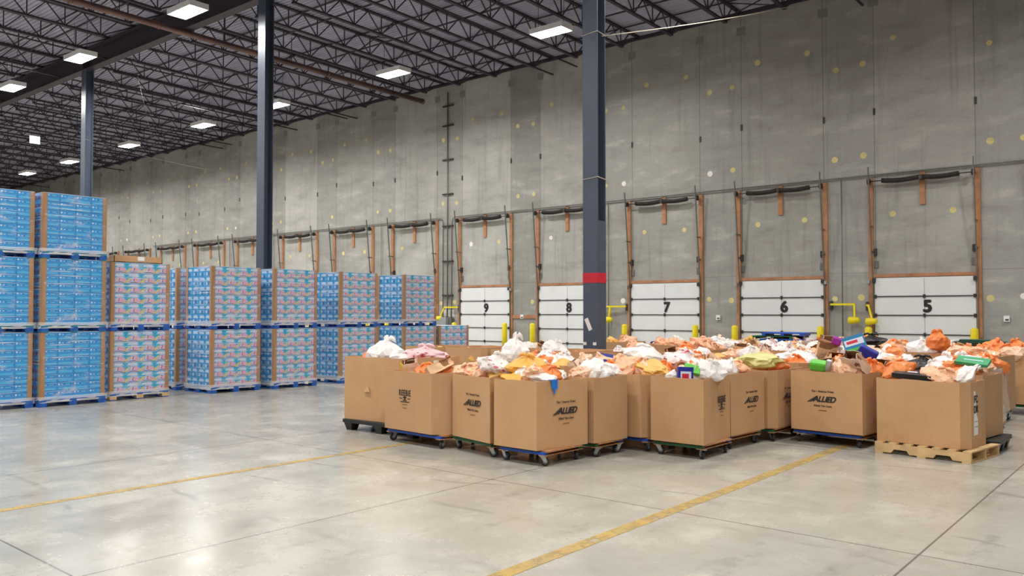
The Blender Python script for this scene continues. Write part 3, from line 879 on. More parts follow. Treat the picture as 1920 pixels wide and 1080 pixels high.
def dolly(poly, lab, seed, zt=.18):
    r = random.Random(seed)
    cx_ = sum(p[0] for p in poly) / len(poly); cy_ = sum(p[1] for p in poly) / len(poly)
    a = Vector(poly[1]) - Vector(poly[0]); ang = math.atan2(a.y, a.x)
    T = Matrix.Rotation(-ang, 2)
    loc = [T @ (Vector(p) - Vector((cx_, cy_))) for p in poly]
    x0, x1 = min(p.x for p in loc) + .02, max(p.x for p in loc) - .02; y0, y1 = min(p.y for p in loc) + .02, max(p.y for p in loc) - .02
    e = empty('dolly', (cx_, cy_, 0), ang, label=lab, cat='dolly', group='wheeled dollies under the cardboard boxes')
    m_ = MB(M['osb'])
    m_.box(x0, x1, y0 + .06, y1 - .06, zt - .02, zt - .002); m_.build('deck', e)
    cc = [M['dblue'], M['dgreen']]
    for q, nm in ((y0 + .03, 0), (y1 - .1, 1)):
        m_ = MB(cc[(seed + nm) % 2]).box(x0 + .03, x1 - .03, q, q + .07, zt - .05, zt - .02); m_.build('painted_board', e)
    for q in (x0 + .02, x1 - .1):
        MB(M['osb']).box(q, q + .08, y0 + .02, y1 - .02, .119, zt - .05 if zt - .05 > .12 else .125).build('cross_board', e)
    for sx in (x0 + .07, x1 - .07):
        for sy in (y0 + .1, y1 - .1):
            if used_caster[0]: c = copy_tree(caster0)
            else: c = caster0; used_caster[0] = True
            c.parent = e; c.location = (sx, sy, 0); c.rotation_euler = (0, 0, r.uniform(0, 6.28))
    return e
def offset(poly, d):
    n = len(poly); out = []
    cx_ = sum(p[0] for p in poly) / n; cy_ = sum(p[1] for p in poly) / n
    for x, y_ in poly:
        v = Vector((x - cx_, y_ - cy_)); v = v * (1 - d / v.length); out.append((cx_ + v.x, cy_ + v.y))
    return out
def subdiv(poly, r, k):
    out = []
    n = len(poly)
    for i in range(n):
        a = Vector(poly[i]); b = Vector(poly[(i + 1) % n])
        nn = Vector((b.y - a.y, a.x - b.x)).normalized()
        st = max(1, int((b - a).length / .12))
        bow = r.uniform(-.002, .004)
        for j in range(st):
            t = j / st
            p = a.lerp(b, t) + nn * (bow * math.sin(math.pi * t) * k)
            out.append((p.x, p.y))
    return out
def gaylord(poly, z0, z1, lab, seed):
    r = random.Random(seed)
    cx_ = sum(p[0] for p in poly) / len(poly); cy_ = sum(p[1] for p in poly) / len(poly)
    lp = [(x - cx_, y_ - cy_) for x, y_ in poly]
    e = empty('cardboard_box', (cx_, cy_, z0), label=lab, cat='box', group='large open cardboard boxes')
    mb = MB(M['card'])
    st = r.getstate(); rings = []
    H = z1 - z0
    for t, k in ((0, 0.2), (.5, 1.3), (1, 1.5)):
        r.setstate(st); rings.append((subdiv(lp, r, k), H * t))
    n = len(rings[0][0]); base = len(mb.v)
    tv = [r.uniform(-.006, .006) for _ in range(n)]
    for q, (ps, z) in enumerate(rings):
        for i, (x, y_) in enumerate(ps): mb.v.append((x, y_, z + (tv[i] if q == 2 else 0)))
    for q, (ps, z) in reversed(list(enumerate(rings))):
        po = offset(ps, .014)
        for i, (x, y_) in enumerate(po): mb.v.append((x, y_, max(z, .008) + (tv[i] if q == 2 else 0)))
    for k in range(5):
        for i in range(n):
            a = base + k * n + i; b = base + k * n + (i + 1) % n
            mb.f.append((a, b, b + n, a + n)); mb.mi.append(0); mb.sm.append(False)
    mb.f.append(tuple(base + 5 * n + i for i in range(n))); mb.mi.append(0); mb.sm.append(False)
    mb.f.append(tuple(base + i for i in reversed(range(n)))); mb.mi.append(0); mb.sm.append(False)
    mb.build('box_wall', e)
    e['_lp'] = 0
    del e['_lp']
    return e
def on_face(e, poly, i, t, z, parts):
    """printed marks on face i of a box, at fraction t along it, z above the floor"""
    n = len(poly); a = Vector(poly[i]); b = Vector(poly[(i + 1) % n]); d = (b - a).normalized()
    p = a.lerp(b, t); nn = Vector((d.y, -d.x))
    ex = Vector((d.x, d.y, 0)); ey = Vector((0, 0, 1)); ez = Vector((nn.x, nn.y, 0))
    base = Vector((p.x, p.y, z)) + ez * .0068
    for me, nm, ox, oz, sc in parts:
        o = link(me, nm, e)
        q = base + ex * ox + ey * oz - e.location
        Mx = Matrix((( ex.x * sc[0], ey.x, ez.x, q.x), (ex.y * sc[0], ey.y, ez.y, q.y), (ex.z, ey.z * sc[1], ez.z, q.z), (0, 0, 0, 1)))
        o.matrix_local = Mx
def bars_mesh(rects, name='print'):
    mb = MB(M['ink'])
    for r_ in rects: mb.quad([(x, y_, 0) for x, y_ in r_])
    return mb.mesh(name)
LOGO = bars_mesh([[(-.235, -.04), (-.21, -.04), (-.085, .045), (-.1, .045)], [(-.2, -.04), (-.18, -.04), (-.1, .02), (-.105, .03)]])
RULE = bars_mesh([[(-.055, -.003), (.055, -.003), (.055, .003), (-.055, .003)]])
EMB = bars_mesh([[(-.035, -.03), (.035, -.03), (.03, -.02), (-.03, -.02)], [(-.03, .0), (.03, .0), (.02, .02), (-.02, .02)], [(-.012, -.02), (.012, -.02), (.012, 0), (-.012, 0)],
                 [(-.09, -.008), (-.045, -.008), (-.045, .0), (-.09, .0)], [(.045, -.008), (.09, -.008), (.09, 0), (.045, 0)]])
def allied(e, poly, i, t, z, s=1.0):
    on_face(e, poly, i, t, z, [(text_mesh('ALLIED', .102, shear=.35, bold=.0038, space=.92), 'print', .02, 0, (1, 1)), (LOGO, 'print', .02, 0, (1, 1)),
        (text_mesh('The 1 America Trusts', .036, bold=.0006), 'print', 0, .105, (.95, 1)), (text_mesh('Allied Van Lines', .038, bold=.0006), 'print', 0, -.085, (1, 1)), (RULE, 'print', 0, -.145, (1, 1))])
def reebie(e, poly, i, t, z):
    on_face(e, poly, i, t, z, [(text_mesh('REEBIE', .1, bold=.003, space=1.12), 'print', 0, .075, (.78, 1.1)), (EMB, 'print', 0, .01, (1.3, 1.2)),
        (RULE, 'print', 0, -.04, (1.7, 2)), (RULE, 'print', 0, -.075, (1, 1)), (RULE, 'print', 0, -.12, (.8, 1))])

BX = {}
def box_on_dolly(key, poly, lab, dlab, seed, z1=.96, z0=.18):
    BX[key] = (gaylord(poly, z0, z1, lab, seed), poly, z1)
    if dlab: dolly(poly, dlab, seed)
    return BX[key][0]
P1 = [(-9.89, 8.1), (-8.78, 8.16), (-8.42, 8.72), (-8.6, 9.25), (-9.8, 9.15)]
P2 = [(-8.6, 7.74), (-7.62, 7.65), (-7.44, 7.86), (-7.45, 8.42), (-8.6, 8.33)]
P3 = [(-7.39, 7.8), (-6.57, 7.58), (-6.5, 8.4), (-7.32, 8.5)]
P4 = [(-6.48, 7.55), (-5.82, 7.52), (-5.67, 8.32), (-6.4, 8.36)]
P5 = [(-6.35, 8.42), (-5.62, 8.38), (-5.55, 9.02), (-6.3, 9.08)]
P6 = [(-6.35, 9.16), (-5.44, 9.14), (-5.31, 9.3), (-5.32, 9.95), (-6.3, 10.0)]
P7 = [(-5.25, 9.08), (-4.53, 9.06), (-4.59, 9.9), (-5.25, 9.92)]
P8 = [(-5.28, 10.02), (-4.61, 9.97), (-4.55, 10.88), (-5.25, 10.9)]
P9 = [(-5.25, 10.96), (-4.53, 10.94), (-4.43, 11.05), (-4.4, 11.9), (-5.2, 11.9)]
P10 = [(-4.3, 11.18), (-3.34, 11.08), (-3.27, 11.9), (-4.25, 12.0)]
P11 = [(-3.17, 11.09), (-2.2, 10.95), (-2.1, 11.05), (-2.05, 11.6), (-3.1, 11.74)]
P12 = [(-3.02, 11.86), (-2.1, 11.76), (-2.0, 12.45), (-2.95, 12.55)]
P13 = [(-3.1, 12.75), (-2.2, 12.68), (-2.15, 13.65), (-3.05, 13.7)]
P14 = [(-3.45, 14.68), (-2.45, 14.62), (-2.36, 15.85), (-3.4, 15.9)]
P15 = [(-3.4, 16.6), (-2.2, 16.5), (-2.1, 17.6), (-3.3, 17.7)]
e1 = box_on_dolly('tall box at the left end', P1, 'tall open cardboard box on a black plastic pallet at the left end of the group', None, 1, 1.09, .167)
m_ = MB(M['card'])   # small torn flap
m_.prism([(0, 0), (.13, 0), (.07, .09)], 0, .006, None, Matrix.Translation((-9.46 + 9.098, 8.02 - 8.676 + .085, .42)) @ Matrix.Rotation(R(90), 4, 'X') @ Matrix.Rotation(R(-14), 4, 'X'))
m_.build('torn_flap', e1)
e2 = box_on_dolly('box with the shield print', P2, 'open cardboard box with a small shield print, second from the left in front', 'dolly under the shield-printed box at left', 2)
reebie(e2, P2, 0, .45, .6)
e3 = box_on_dolly('narrow slanted-logo box', P3, 'open cardboard box with slanted black logo facing the camera, left of the blue-taped one', 'dolly under the logo box left of the blue-taped box', 3)
allied(e3, P3, 0, .56, .63)
e4 = box_on_dolly('box with blue tape', P4, 'open cardboard box nearest the camera, blue tape hanging over its rim', 'blue-edged dolly nearest the camera under the blue-taped box', 4)
allied(e4, P4, 1, .56, .6)
p_ = Vector(P4[1]).lerp(Vector(P4[2]), .32)
g_ = MB(M['tape'])
for q, l2 in ((-.03, .09), (0, .15), (.035, .1)): g_.box(.003, .007, q - .014, q + .014, -l2, .01)
g_.box(-.03, .008, -.07, .05, .004, .01)
o = g_.build('blue_tape', e4); o.location = (p_.x - e4.location.x + .012, p_.y - e4.location.y, .96 - .18 + .002); o.rotation_euler = (0, 0, R(-11)); o['label'] = 'strip of blue tape hanging over the rim'
box_on_dolly('plain box right of the blue-taped one', P5, 'plain open cardboard box right behind the blue-taped one', 'dolly with two wheels showing right of the nearest box', 5)
box_on_dolly('recessed plain box', P6, 'plain open cardboard box set back between two front boxes, left of the big plain one', 'dolly with green edge under the recessed plain box', 6)
e7 = box_on_dolly('box with long plain front', P7, 'open cardboard box with a broad unprinted front and small shield print on its right side', 'dolly under the broad plain-fronted box in the middle', 7)
reebie(e7, P7, 1, .66, .6)
e8 = box_on_dolly('logo box right of the middle', P8, 'open cardboard box with slanted logo just right of the broad plain-fronted box', 'dolly with green edge right of the middle box', 8)
allied(e8, P8, 1, .6, .6)
e9 = box_on_dolly('box half hidden at right', P9, 'open cardboard box half hidden left of the box over the yellow line', 'dolly of the half hidden box left of the yellow line', 9)
allied(e9, P9, 2, .42, .6)
e10 = box_on_dolly('box over the yellow line', P10, 'open cardboard box with slanted logo standing over the yellow floor line', 'dolly over the end of the yellow floor line', 10)
allied(e10, P10, 0, .46, .6)
e11 = box_on_dolly('box on the wooden pallet', P11, 'wide open cardboard box on a raw wooden pallet, papers taped to its right side', None, 11, .92, .14)
on_face(e11, P11, 2, .3, .55, [(bars_mesh([[(-.09, -.26), (.07, -.26), (.09, .26), (-.07, .26)]], 'paper_sheet'), 'paper_sheet', 0, 0, (1, 1)), (text_mesh('FC', .12, .001, bold=.004), 'print', 0, .16, (1, 1)), (text_mesh('DR', .12, .001, bold=.004), 'print', 0, .04, (1, 1)), (RULE, 'print', 0, -.1, (1, 1)), (RULE, 'print', 0, -.16, (1, 1))])
for c in e11.children:
    if c.name.startswith('paper_sheet'):
        c.data.materials[0] = M['paper']; c.location -= Vector((.003, 0, 0)); c['label'] = 'white paper with large letters'
box_on_dolly('box behind the pallet box', P12, 'open cardboard box behind the wooden pallet box on a black pallet', None, 12)
e13 = box_on_dolly('box with plastic film', P13, 'open cardboard box with torn clear film hanging on its side, at right', 'dolly under the film-draped box', 13, 1.0)
box_on_dolly('far right box', P14, 'open cardboard box near the right edge behind the film-draped one', 'dolly under the box near the right edge', 14, 1.05)
box_on_dolly('farthest right box', P15, 'open cardboard box cut by the right edge of the picture', 'dolly of the rightmost box', 15, 1.05)
mb = MB(M['film'])
for i in range(12):
    for j in range(16):
        def q(i, j):
            y_ = i / 12 * .95; z = -j / 16 * .75 * (1 - .4 * abs(i / 12 - .5)); return (.03 + .04 * noise.noise(Vector((y_ * 5, z * 6, 2))) + .05 * j / 16, y_, z)
        mb.quad([q(i, j), q(i + 1, j), q(i + 1, j + 1), q(i, j + 1)], None, True)
o = mb.build('torn_film', e13, loc=(P13[1][0] - e13.location.x + .02, P13[1][1] - e13.location.y, .8)); o['label'] = 'torn clear plastic film'
# pallets under boxes
def black_pallet(poly, lab):
    cx_ = sum(p[0] for p in poly) / len(poly); cy_ = sum(p[1] for p in poly) / len(poly)
    xs = [p[0] - cx_ for p in poly]; ys = [p[1] - cy_ for p in poly]
    x0, x1, y0, y1 = min(xs) - .02, max(xs) + .02, min(ys) - .02, max(ys) + .03
    e = empty('plastic_pallet', (cx_, cy_, 0), label=lab, cat='pallet')
    MB(M['blk']).box(x0, x1, y0, y1, .11, .165).build('deck', e, bevel=.008)
    for i in range(3):
        for j in range(3):
            x = x0 + .1 + i * (x1 - x0 - .2) / 2; y_ = y0 + .1 + j * (y1 - y0 - .2) / 2
            m_ = MB(M['blk']); b = len(m_.v)
            for z, s in ((0, .055), (.11, .085)):
                m_.v += [(x - s, y_ - s, z), (x + s, y_ - s, z), (x + s, y_ + s, z), (x - s, y_ + s, z)]
            m_.f += [(3, 2, 1, 0), (0, 1, 5, 4), (1, 2, 6, 5), (2, 3, 7, 6), (3, 0, 4, 7)]; m_.mi += [0] * 5; m_.sm += [False] * 5
            m_.build('foot', e)
black_pallet(P1, 'black plastic pallet with stubby feet under the tall box at the left end')
black_pallet([(x + .06, y_) for x, y_ in P12], 'black plastic pallet poking out right behind the wooden pallet')
e = empty('wooden_pallet', (-2.55, 11.38, 0), R(-9), label='raw wooden pallet with notched stringers under the rightmost front box', cat='pallet')
m_ = MB(M['pwood'])
for i in range(7): m_.box(-.56 + i * .172, -.56 + i * .172 + .095, -.46, .46, .122, .138)
m_.build('top_boards', e)
for y_ in (-.44, 0, .42):
    m_ = MB(M['pwood'])
    m_.prism([(-.56, .015), (-.36, .015), (-.33, .06), (-.17, .06), (-.14, .015), (.14, .015), (.17, .06), (.33, .06), (.36, .015), (.56, .015), (.56, .121), (-.56, .121)], -.02, .02, None,
             Matrix(((1, 0, 0, 0), (0, 0, 1, y_), (0, 1, 0, 0), (0, 0, 0, 1))))
    m_.build('stringer', e)
m_ = MB(M['pwood'])
for x in (-.56, -.05, .46): m_.box(x, x + .1, -.46, .46, 0, .015)
m_.build('bottom_boards', e)

# rows behind
rows = [(9.75, (-8.2, -7.05), 'back row one'),
        (10.95, (-8.3, -7.15, -6.0), 'back row two'),
        (12.35, (-12.1, -10.95, -9.8, -8.65, -7.5, -6.35), 'back row three'),
        (12.6, (-4.9, -3.8), 'the side row'),
        (13.75, (-10.85, -8.35, -7.2, -6.05, -4.9, -3.8), 'back row four'),
        (15.3, (-9.1, -7.8, -6.6, -5.4, -4.2), 'back row five'),
        (16.9, (-9.3, -8.0, -6.75, -5.5, -4.25), 'back row six'),
        (18.5, (-11.6, -10.3, -9.0, -7.7, -6.4, -5.1, -3.8), 'back row seven'),
        (20.1, (-8.8, -7.5, -6.2, -4.9), 'the rearmost row')]
ordw = ['first', 'second', 'third', 'fourth', 'fifth', 'sixth', 'seventh']
back = []
sd = 40
for (yc_, xs, rn) in rows:
    for i, x in enumerate(xs):
        r = random.Random(sd); sd += 1
        low = (yc_ == 12.35 and i < 5)
        w2, d2 = .52 + r.uniform(-.02, .02), .52 + r.uniform(-.03, .03)
        a = R(r.uniform(-6, 6)); c = .09
        raw = [(-w2 + c, -d2), (w2 - c, -d2), (w2, -d2 + c), (w2, d2 - c), (w2 - c, d2), (-w2 + c, d2), (-w2, d2 - c), (-w2, -d2 + c)]
        poly = [(x + p[0] * math.cos(a) - p[1] * math.sin(a), yc_ + p[0] * math.sin(a) + p[1] * math.cos(a)) for p in raw]
        zt = .97 + r.uniform(-.03, .06) if not low else 1.05 + .02 * (i % 2)
        key = '%s box of %s' % (ordw[i], rn)
        BX[key] = (gaylord(poly, .18, zt, 'open cardboard box, %s from the left in %s of the heap' % (ordw[i], rn), sd), poly, zt)
        e = empty('dolly', (x, yc_, 0), a, label='dolly under the %s cardboard box in %s' % (ordw[i], rn), cat='dolly', group='wheeled dollies under the cardboard boxes')
        MB(M['osb']).box(-w2 + .03, w2 - .03, -d2 + .03, d2 - .03, .119, .179).build('deck', e)
        for sx in (-.38, .38):
            for sy in (-.38, .38):
                c_ = copy_tree(caster0); c_.parent = e; c_.location = (sx, sy, 0); c_.rotation_euler = (0, 0, r.uniform(0, 6))
        back.append((key, low))

# ------------------------------------------------------------------ bags
def bag_mesh(seed, mat, flat=.75, neck=True, sub=3, lump=.36):
    bm = bmesh.new()
    bmesh.ops.create_icosphere(bm, subdivisions=sub, radius=1.0)
    o = Vector((seed * 7.3, seed * 3.1, seed * 5.7))
    for v in bm.verts:
        p = v.co.normalized()
        r = 1 + lump * noise.noise(p * 1.3 + o) + .2 * noise.noise(p * 2.9 + o)
        w_ = p + .35 * noise.noise_vector(p * 1.7 + o)
        aw = Vector((w_.x, w_.y, w_.z * .4))
        r += .2 * (0.5 - abs(noise.noise(w_ * 2.8 + o))) + .15 * (0.4 - abs(noise.noise(aw * 5.5 + o))) + .05 * noise.noise(p * 23.0 + o)
        d_ = noise.voronoi(p * 2.4 + o)[0]
        r += .22 * min(.45, d_[1] - d_[0])
        q = p * r
        q.z *= flat
        if neck and p.z > .45:
            t = (p.z - .45) / .55
            k = 1 - .7 * t ** .8
            a = math.atan2(q.y, q.x); k *= 1 + .3 * math.sin(a * 7 + seed) * t
            q.x *= k; q.y *= k; q.z += .12 * t * t
        if q.z < -.5: q.z = -.5 + (q.z + .5) * .25
        v.co = q
    me = bpy.data.meshes.new('bag'); bm.to_mesh(me); bm.free()
    mb = MB(mat)
    mb.v = [tuple(v.co) for v in me.vertices]; mb.f = [tuple(p.vertices) for p in me.polygons]; mb.mi = [0] * len(mb.f); mb.sm = [False] * len(mb.f)
    bpy.data.meshes.remove(me)
    if neck:   # two knotted ears
        r = random.Random(seed)
        zt = max(v[2] for v in mb.v) - .06
        for s in (-1, 1):
            a = r.uniform(-.5, .5) + (0 if s > 0 else math.pi); ca, sa = math.cos(a), math.sin(a)
            L = r.uniform(.22, .42)
            pts = [(0, 0, zt - .1), (ca * L * .6, sa * L * .6, zt + .06), (ca * L * 1.1, sa * L * 1.1, zt - .02), (ca * L * 1.6, sa * L * 1.6 + .05, zt - .2)]
            mb.tube(pts, [.08, .15, .13, .03], 6)
    return mb.mesh('plastic_bag')
def paper_bag_mesh(seed, mat, inner):
    r = random.Random(seed); mb = MB(mat); o = Vector((seed, 2 * seed, 0))
    W, D, H, n, nz = .75, .45, 1.15, 5, 8
    def per(k, z):
        pts = []
        f_ = k
        for a, b in (((-W, -D), (W, -D)), ((W, -D), (W, D)), ((W, D), (-W, D)), ((-W, D), (-W, -D))):
            for i in range(n):
                t = i / n; x = a[0] + (b[0] - a[0]) * t; y_ = a[1] + (b[1] - a[1]) * t
                q = noise.noise(Vector((x * 1.6, y_ * 1.6, z * 1.8)) + o) * .12
                side = (abs(abs(x) - W) < .01) and abs(y_) < D - .01
                inn = -.16 * (z / H + .4) if side else 0
                pts.append(((x + (inn if x > 0 else -inn)) * f_ + q, y_ * f_ + q, z))
        return pts
    N = 4 * n
    for j in range(nz + 1):
        z = -H / 2 + H * 2 * j / nz * .5 * 1.6
        for i, p in enumerate(per(1, z)): mb.v.append((p[0], p[1], p[2] + (.05 * math.sin(i * 1.7) if j == nz else 0)))
    for j in range(nz):
        for i in range(N):
            a = j * N + i; b = j * N + (i + 1) % N
            mb.f.append((a, b, b + N, a + N)); mb.mi.append(0); mb.sm.append(False)
    mb.f.append(tuple(reversed(range(N)))); mb.mi.append(0); mb.sm.append(False)
    b = len(mb.v); im = mb.idx(inner)
    for j, zz in ((nz, 0), (nz - 4, 0)):
        for i in range(N):
            p = mb.v[j * N + i]; mb.v.append((p[0] * .96, p[1] * .94, p[2]))
    for i in range(N):
        k = (i + 1) % N
        mb.f.append((b + i, b + k, b + N + k, b + N + i)); mb.mi.append(im); mb.sm.append(False)
        mb.f.append((nz * N + i, nz * N + k, b + k, b + i)); mb.mi.append(0); mb.sm.append(False)
    mb.f.append(tuple(b + N + i for i in range(N))); mb.mi.append(im); mb.sm.append(False)
    return mb.mesh('paper_bag')
KIND = {}
def proto(key, name, cat, col, n, fn): KIND[key] = (name, cat, col, [fn(i) for i in range(n)])
proto('o', 'plastic_bag', 'bag', 'bright orange plastic bag', 3, lambda i: bag_mesh(11 + i, M['orange'], .7 + .08 * i))
proto('p', 'plastic_bag', 'bag', 'pale orange plastic bag', 4, lambda i: bag_mesh(21 + i, M['peach'], .65 + .07 * i, i != 2))
proto('w', 'plastic_bag', 'bag', 'white plastic bag', 3, lambda i: bag_mesh(31 + i, M['whiteb'], .7 + .08 * i, i != 1))
proto('r', 'plastic_bag', 'bag', 'red-printed white bag', 2, lambda i: bag_mesh(41 + i, M['whiter'], .7))
proto('y', 'plastic_bag', 'bag', 'yellow-orange plastic bag', 2, lambda i: bag_mesh(51 + i, M['yellowb'], .6, i == 0))
proto('b', 'paper_bag', 'bag', 'brown paper bag', 3, lambda i: paper_bag_mesh(61 + i, M['paperb'], M['inside']))
proto('k', 'plastic_bag', 'bag', 'dark plastic bag', 1, lambda i: bag_mesh(71 + i, M['blackb'], .6))
proto('l', 'paper_bag', 'bag', 'pale paper bag', 2, lambda i: paper_bag_mesh(81 + i, M['paperw'], M['inside']))

def box_mesh(seed, mat, dims):
    x, y_, z = dims; mb = MB(M[mat]).box(-x, x, -y_, y_, -z, z)
    mb.box(-x * .7, x * .7, -y_ - .01, -y_, -z * .5, z * .6, M['c_white']); mb.box(-x * .5, x * .4, -y_ - .02, -y_ - .01, -z * .1, z * .4, M[('c_red', 'c_yel', 'teal')[seed % 3]])
    mb.box(-x * .7, x * .7, -y_ * .6, y_ * .6, z, z + .01, M['c_yel'])
    return mb.mesh('food_carton')
proto('1', 'food_carton', 'carton', 'blue food carton', 1, lambda i: box_mesh(0, 'navy', (.7, .25, .9)))
proto('2', 'food_carton', 'carton', 'dark red food carton', 1, lambda i: box_mesh(1, 'wine', (.6, .3, .8)))
proto('3', 'food_carton', 'carton', 'tan food carton', 1, lambda i: box_mesh(2, 'osb', (.8, .4, .6)))

def inside(poly, x, y_, mg):
    n = len(poly)
    for i in range(n):
        a = Vector(poly[i]); b = Vector(poly[(i + 1) % n]); d = (b - a).normalized()
        if d.x * (y_ - a.y) - d.y * (x - a.x) < mg: return False
    return True
heap_mesh_n = 0
def fill(key, mix, sp, amp, seed, size=.19, zoff=0.0, skip=()):
    e, poly, zt = BX[key]
    r = random.Random(seed)
    xs = [p[0] for p in poly]; ys = [p[1] for p in poly]
    # packed contents below the top bags
    mb = MB(M['loose']); n = 12
    x0, x1, y0, y1 = min(xs), max(xs), min(ys), max(ys)
    gid = {}
    for i in range(n + 1):
        for j in range(n + 1):
            x = x0 + (x1 - x0) * i / n; y_ = y0 + (y1 - y0) * j / n
            if inside(poly, x, y_, .05):
                gid[(i, j)] = len(mb.v)
                mb.v.append((x, y_, zt - .16 + amp * .6 * (1 - ((x - (x0 + x1) / 2) / (x1 - x0) * 2) ** 2) * (1 - ((y_ - (y0 + y1) / 2) / (y1 - y0) * 2) ** 2) + .05 * noise.noise(Vector((x * 6, y_ * 6, seed)))))
    for i in range(n):
        for j in range(n):
            q = [(i, j), (i + 1, j), (i + 1, j + 1), (i, j + 1)]
            if all(k in gid for k in q): mb.f.append(tuple(gid[k] for k in q)); mb.mi.append(0); mb.sm.append(True)
    tag(mb.build('packed_groceries'), 'packed groceries under the top bags in the ' + key, 'groceries', kind='stuff')
    y_ = y0 + .14; row = 0
    while y_ < y1 - .1:
        x = x0 + .14 + (row % 2) * sp * .5
        while x < x1 - .1:
            xx = x + r.uniform(-.05, .05); yy = y_ + r.uniform(-.05, .05)
            if inside(poly, xx, yy, .1 + size * .25) and not any((xx - s[0]) ** 2 + (yy - s[1]) ** 2 < s[2] ** 2 for s in skip):
                k = r.choice(mix)
                nm, ct, cl, ms = KIND[k]
                me = r.choice(ms)
                s = size * r.uniform(.8, 1.15)
                dz = amp * (1 - ((xx - (x0 + x1) / 2) / (x1 - x0) * 2) ** 2) * (1 - ((yy - (y0 + y1) / 2) / (y1 - y0) * 2) ** 2)
                paper = nm == 'paper_bag'
                rot = (r.uniform(-.45, .45), r.uniform(-.45, .45), r.uniform(0, 6.28)) if not paper else (r.uniform(.3, 1.1), r.uniform(-.4, .4), r.uniform(0, 6.28))
                if paper: s *= .85
                o = link(me, nm, None, (xx, yy, zt - .045 + dz + zoff + r.uniform(-.02, .035)), rot, (s * r.uniform(.9, 1.2), s, s * r.uniform(.85, 1.1)))
                cx_, cy_ = e.location.x, e.location.y
                v2 = Vector((xx - cx_, yy - cy_, 0)); lr = v2.dot(rt0); fb = v2.dot(fw0)
                pw = ('front' if fb < -.12 else 'rear' if fb > .12 else 'middle') + (' left' if lr < -.12 else ' right' if lr > .12 else '')
                tag(o, '%s, %s in the %s' % (cl, pw, key), ct, '%ss in the %s' % (cl, key))
            x += sp
        y_ += sp * .85; row += 1
ok = 'ppppooowwyrb'
fill('tall box at the left end', 'ppoo', .3, .0, 101, .13, -.05, skip=[(-9.3, 8.4, .33), (-8.9, 8.7, .33), (-9.5, 8.3, .25)])
fill('box with the shield print', 'pobpl', .27, .02, 102, .15, -.01, skip=[(-7.85, 7.95, .2)])
fill('narrow slanted-logo box', 'opwrybpw12', .21, .07, 103, .135)
fill('box with blue tape', 'wpoyowpwl3p', .21, .07, 104, .14, .0)
fill('plain box right of the blue-taped one', 'wwpopl', .22, .08, 105, .14)
fill('recessed plain box', 'yoowp', .25, .08, 106, .145)
fill('box with long plain front', 'ypwwpol1', .21, .06, 107, .13)
fill('logo box right of the middle', 'opoppw2', .22, .08, 108, .14)
fill('box half hidden at right', 'pwpo', .25, .07, 109, .14, skip=[(-4.75, 11.2, .28)])
fill('box over the yellow line', 'poppbwlw13', .21, .09, 110, .14, skip=[(-3.95, 11.35, .2)])
fill('box on the wooden pallet', 'opopw', .24, .07, 111, .14, skip=[(-2.85, 11.3, .27)])
fill('box behind the pallet box', 'oopww', .25, .06, 112, .14)
fill('box with plastic film', 'powo', .26, .05, 113, .17)
fill('far right box', 'oopw', .34, .04, 114, .17)
fill('farthest right box', 'oopo', .38, .04, 115, .18)
for i, (k, low) in enumerate(back):
    e, poly, zt = BX[k]
    yv = e.location.y
    fill(k, 'pppppooowwwwwwryb3' if i % 3 else 'ppppowwwwwylb12', .32 if yv < 14.5 else .4, .0 if low else .05 + .04 * ((i * 7) % 3) / 2, 200 + i, .155 if yv < 14.5 else .19, -.17 if low else -.04)

# ------------------------------------------------------------------ things singled out in the heap
def solid(name, lab, cat, loc, rot, size, mat, bev=.006, extra=None):
    sx, sy, sz = size
    e = MB(mat).box(-sx / 2, sx / 2, -sy / 2, sy / 2, -sz / 2, sz / 2)
    if extra: extra(e)
    o = e.build(name, None, bev); o.location = loc; o.rotation_euler = rot
    return tag(o, lab, cat)
def bagat(key, i, loc, rot, sc, lab, name=None, mat=None):
    nm, ct, cl, ms = KIND[key]
    me = ms[i]
    if mat: me = me.copy(); me.materials[0] = mat
    o = link(me, name or nm, None, loc, rot, sc); return tag(o, lab, 'bag')
bagat('w', 0, (-9.32, 8.42, 1.13), (0, .1, .4), (.24, .2, .26), 'tall bright white plastic bag bulging from the tall box at the left end')
bagat('w', 2, (-9.1, 8.5, 1.03), (.2, .3, 1.4), (.2, .16, .14), 'low white plastic bag slumped right of the tall white bag')
bagat('r', 0, (-8.85, 8.75, 1.12), (0, 0, .3), (.3, .18, .16), 'red and white plastic bag in the tall box at the left end', mat=M['redb'])
bagat('o', 1, (-9.6, 8.35, 1.08), (.5, 0, 1), .1, 'small orange bag corner poking up at the left end of the tall box')
bagat('b', 0, (-7.9, 7.98, .98), (1.15, .35, 2.6), (.15, .14, .2), 'brown paper bag lying tilted on the rim of the shield-printed box')
for x, y_, s, l_ in ((-8.42, 7.92, .09, 'left'), (-8.15, 8.2, .11, 'right')):
    o = MB(M['ytag']).box(-s, s, -.003, .003, -s * .5, s * .6).box(-s * .5, s * .5, -.0045, -.003, -.008, .01, M['dark']).build('yellow_tag'); o.location = (x, y_, .98); o.rotation_euler = (.3, .25, -.2 if l_ == 'left' else .3)
    tag(o, 'yellow card sticking up in the shield-printed box, %s of two' % l_, 'tag')
o = MB(M['paper']).box(-.055, .055, -.002, .002, -.075, .075).build('paper_label'); o.location = (-8.47, 8.6, .985); o.rotation_euler = (0, 0, R(57)); o.location += Vector((.04, -.02, 0))
tag(o, 'white paper label stuck at the right end of the tall left box', 'label')
bagat('w', 0, (-7.75, 9.5, 1.14), (0, .1, .6), (.17, .15, .3), 'cloudy white upright bag standing tall behind the slanted-logo box')
bagat('y', 0, (-6.3, 7.95, 1.1), (.2, 0, .4), (.2, .17, .17), 'yellow-orange bag piled high at the left corner of the blue-taped box')
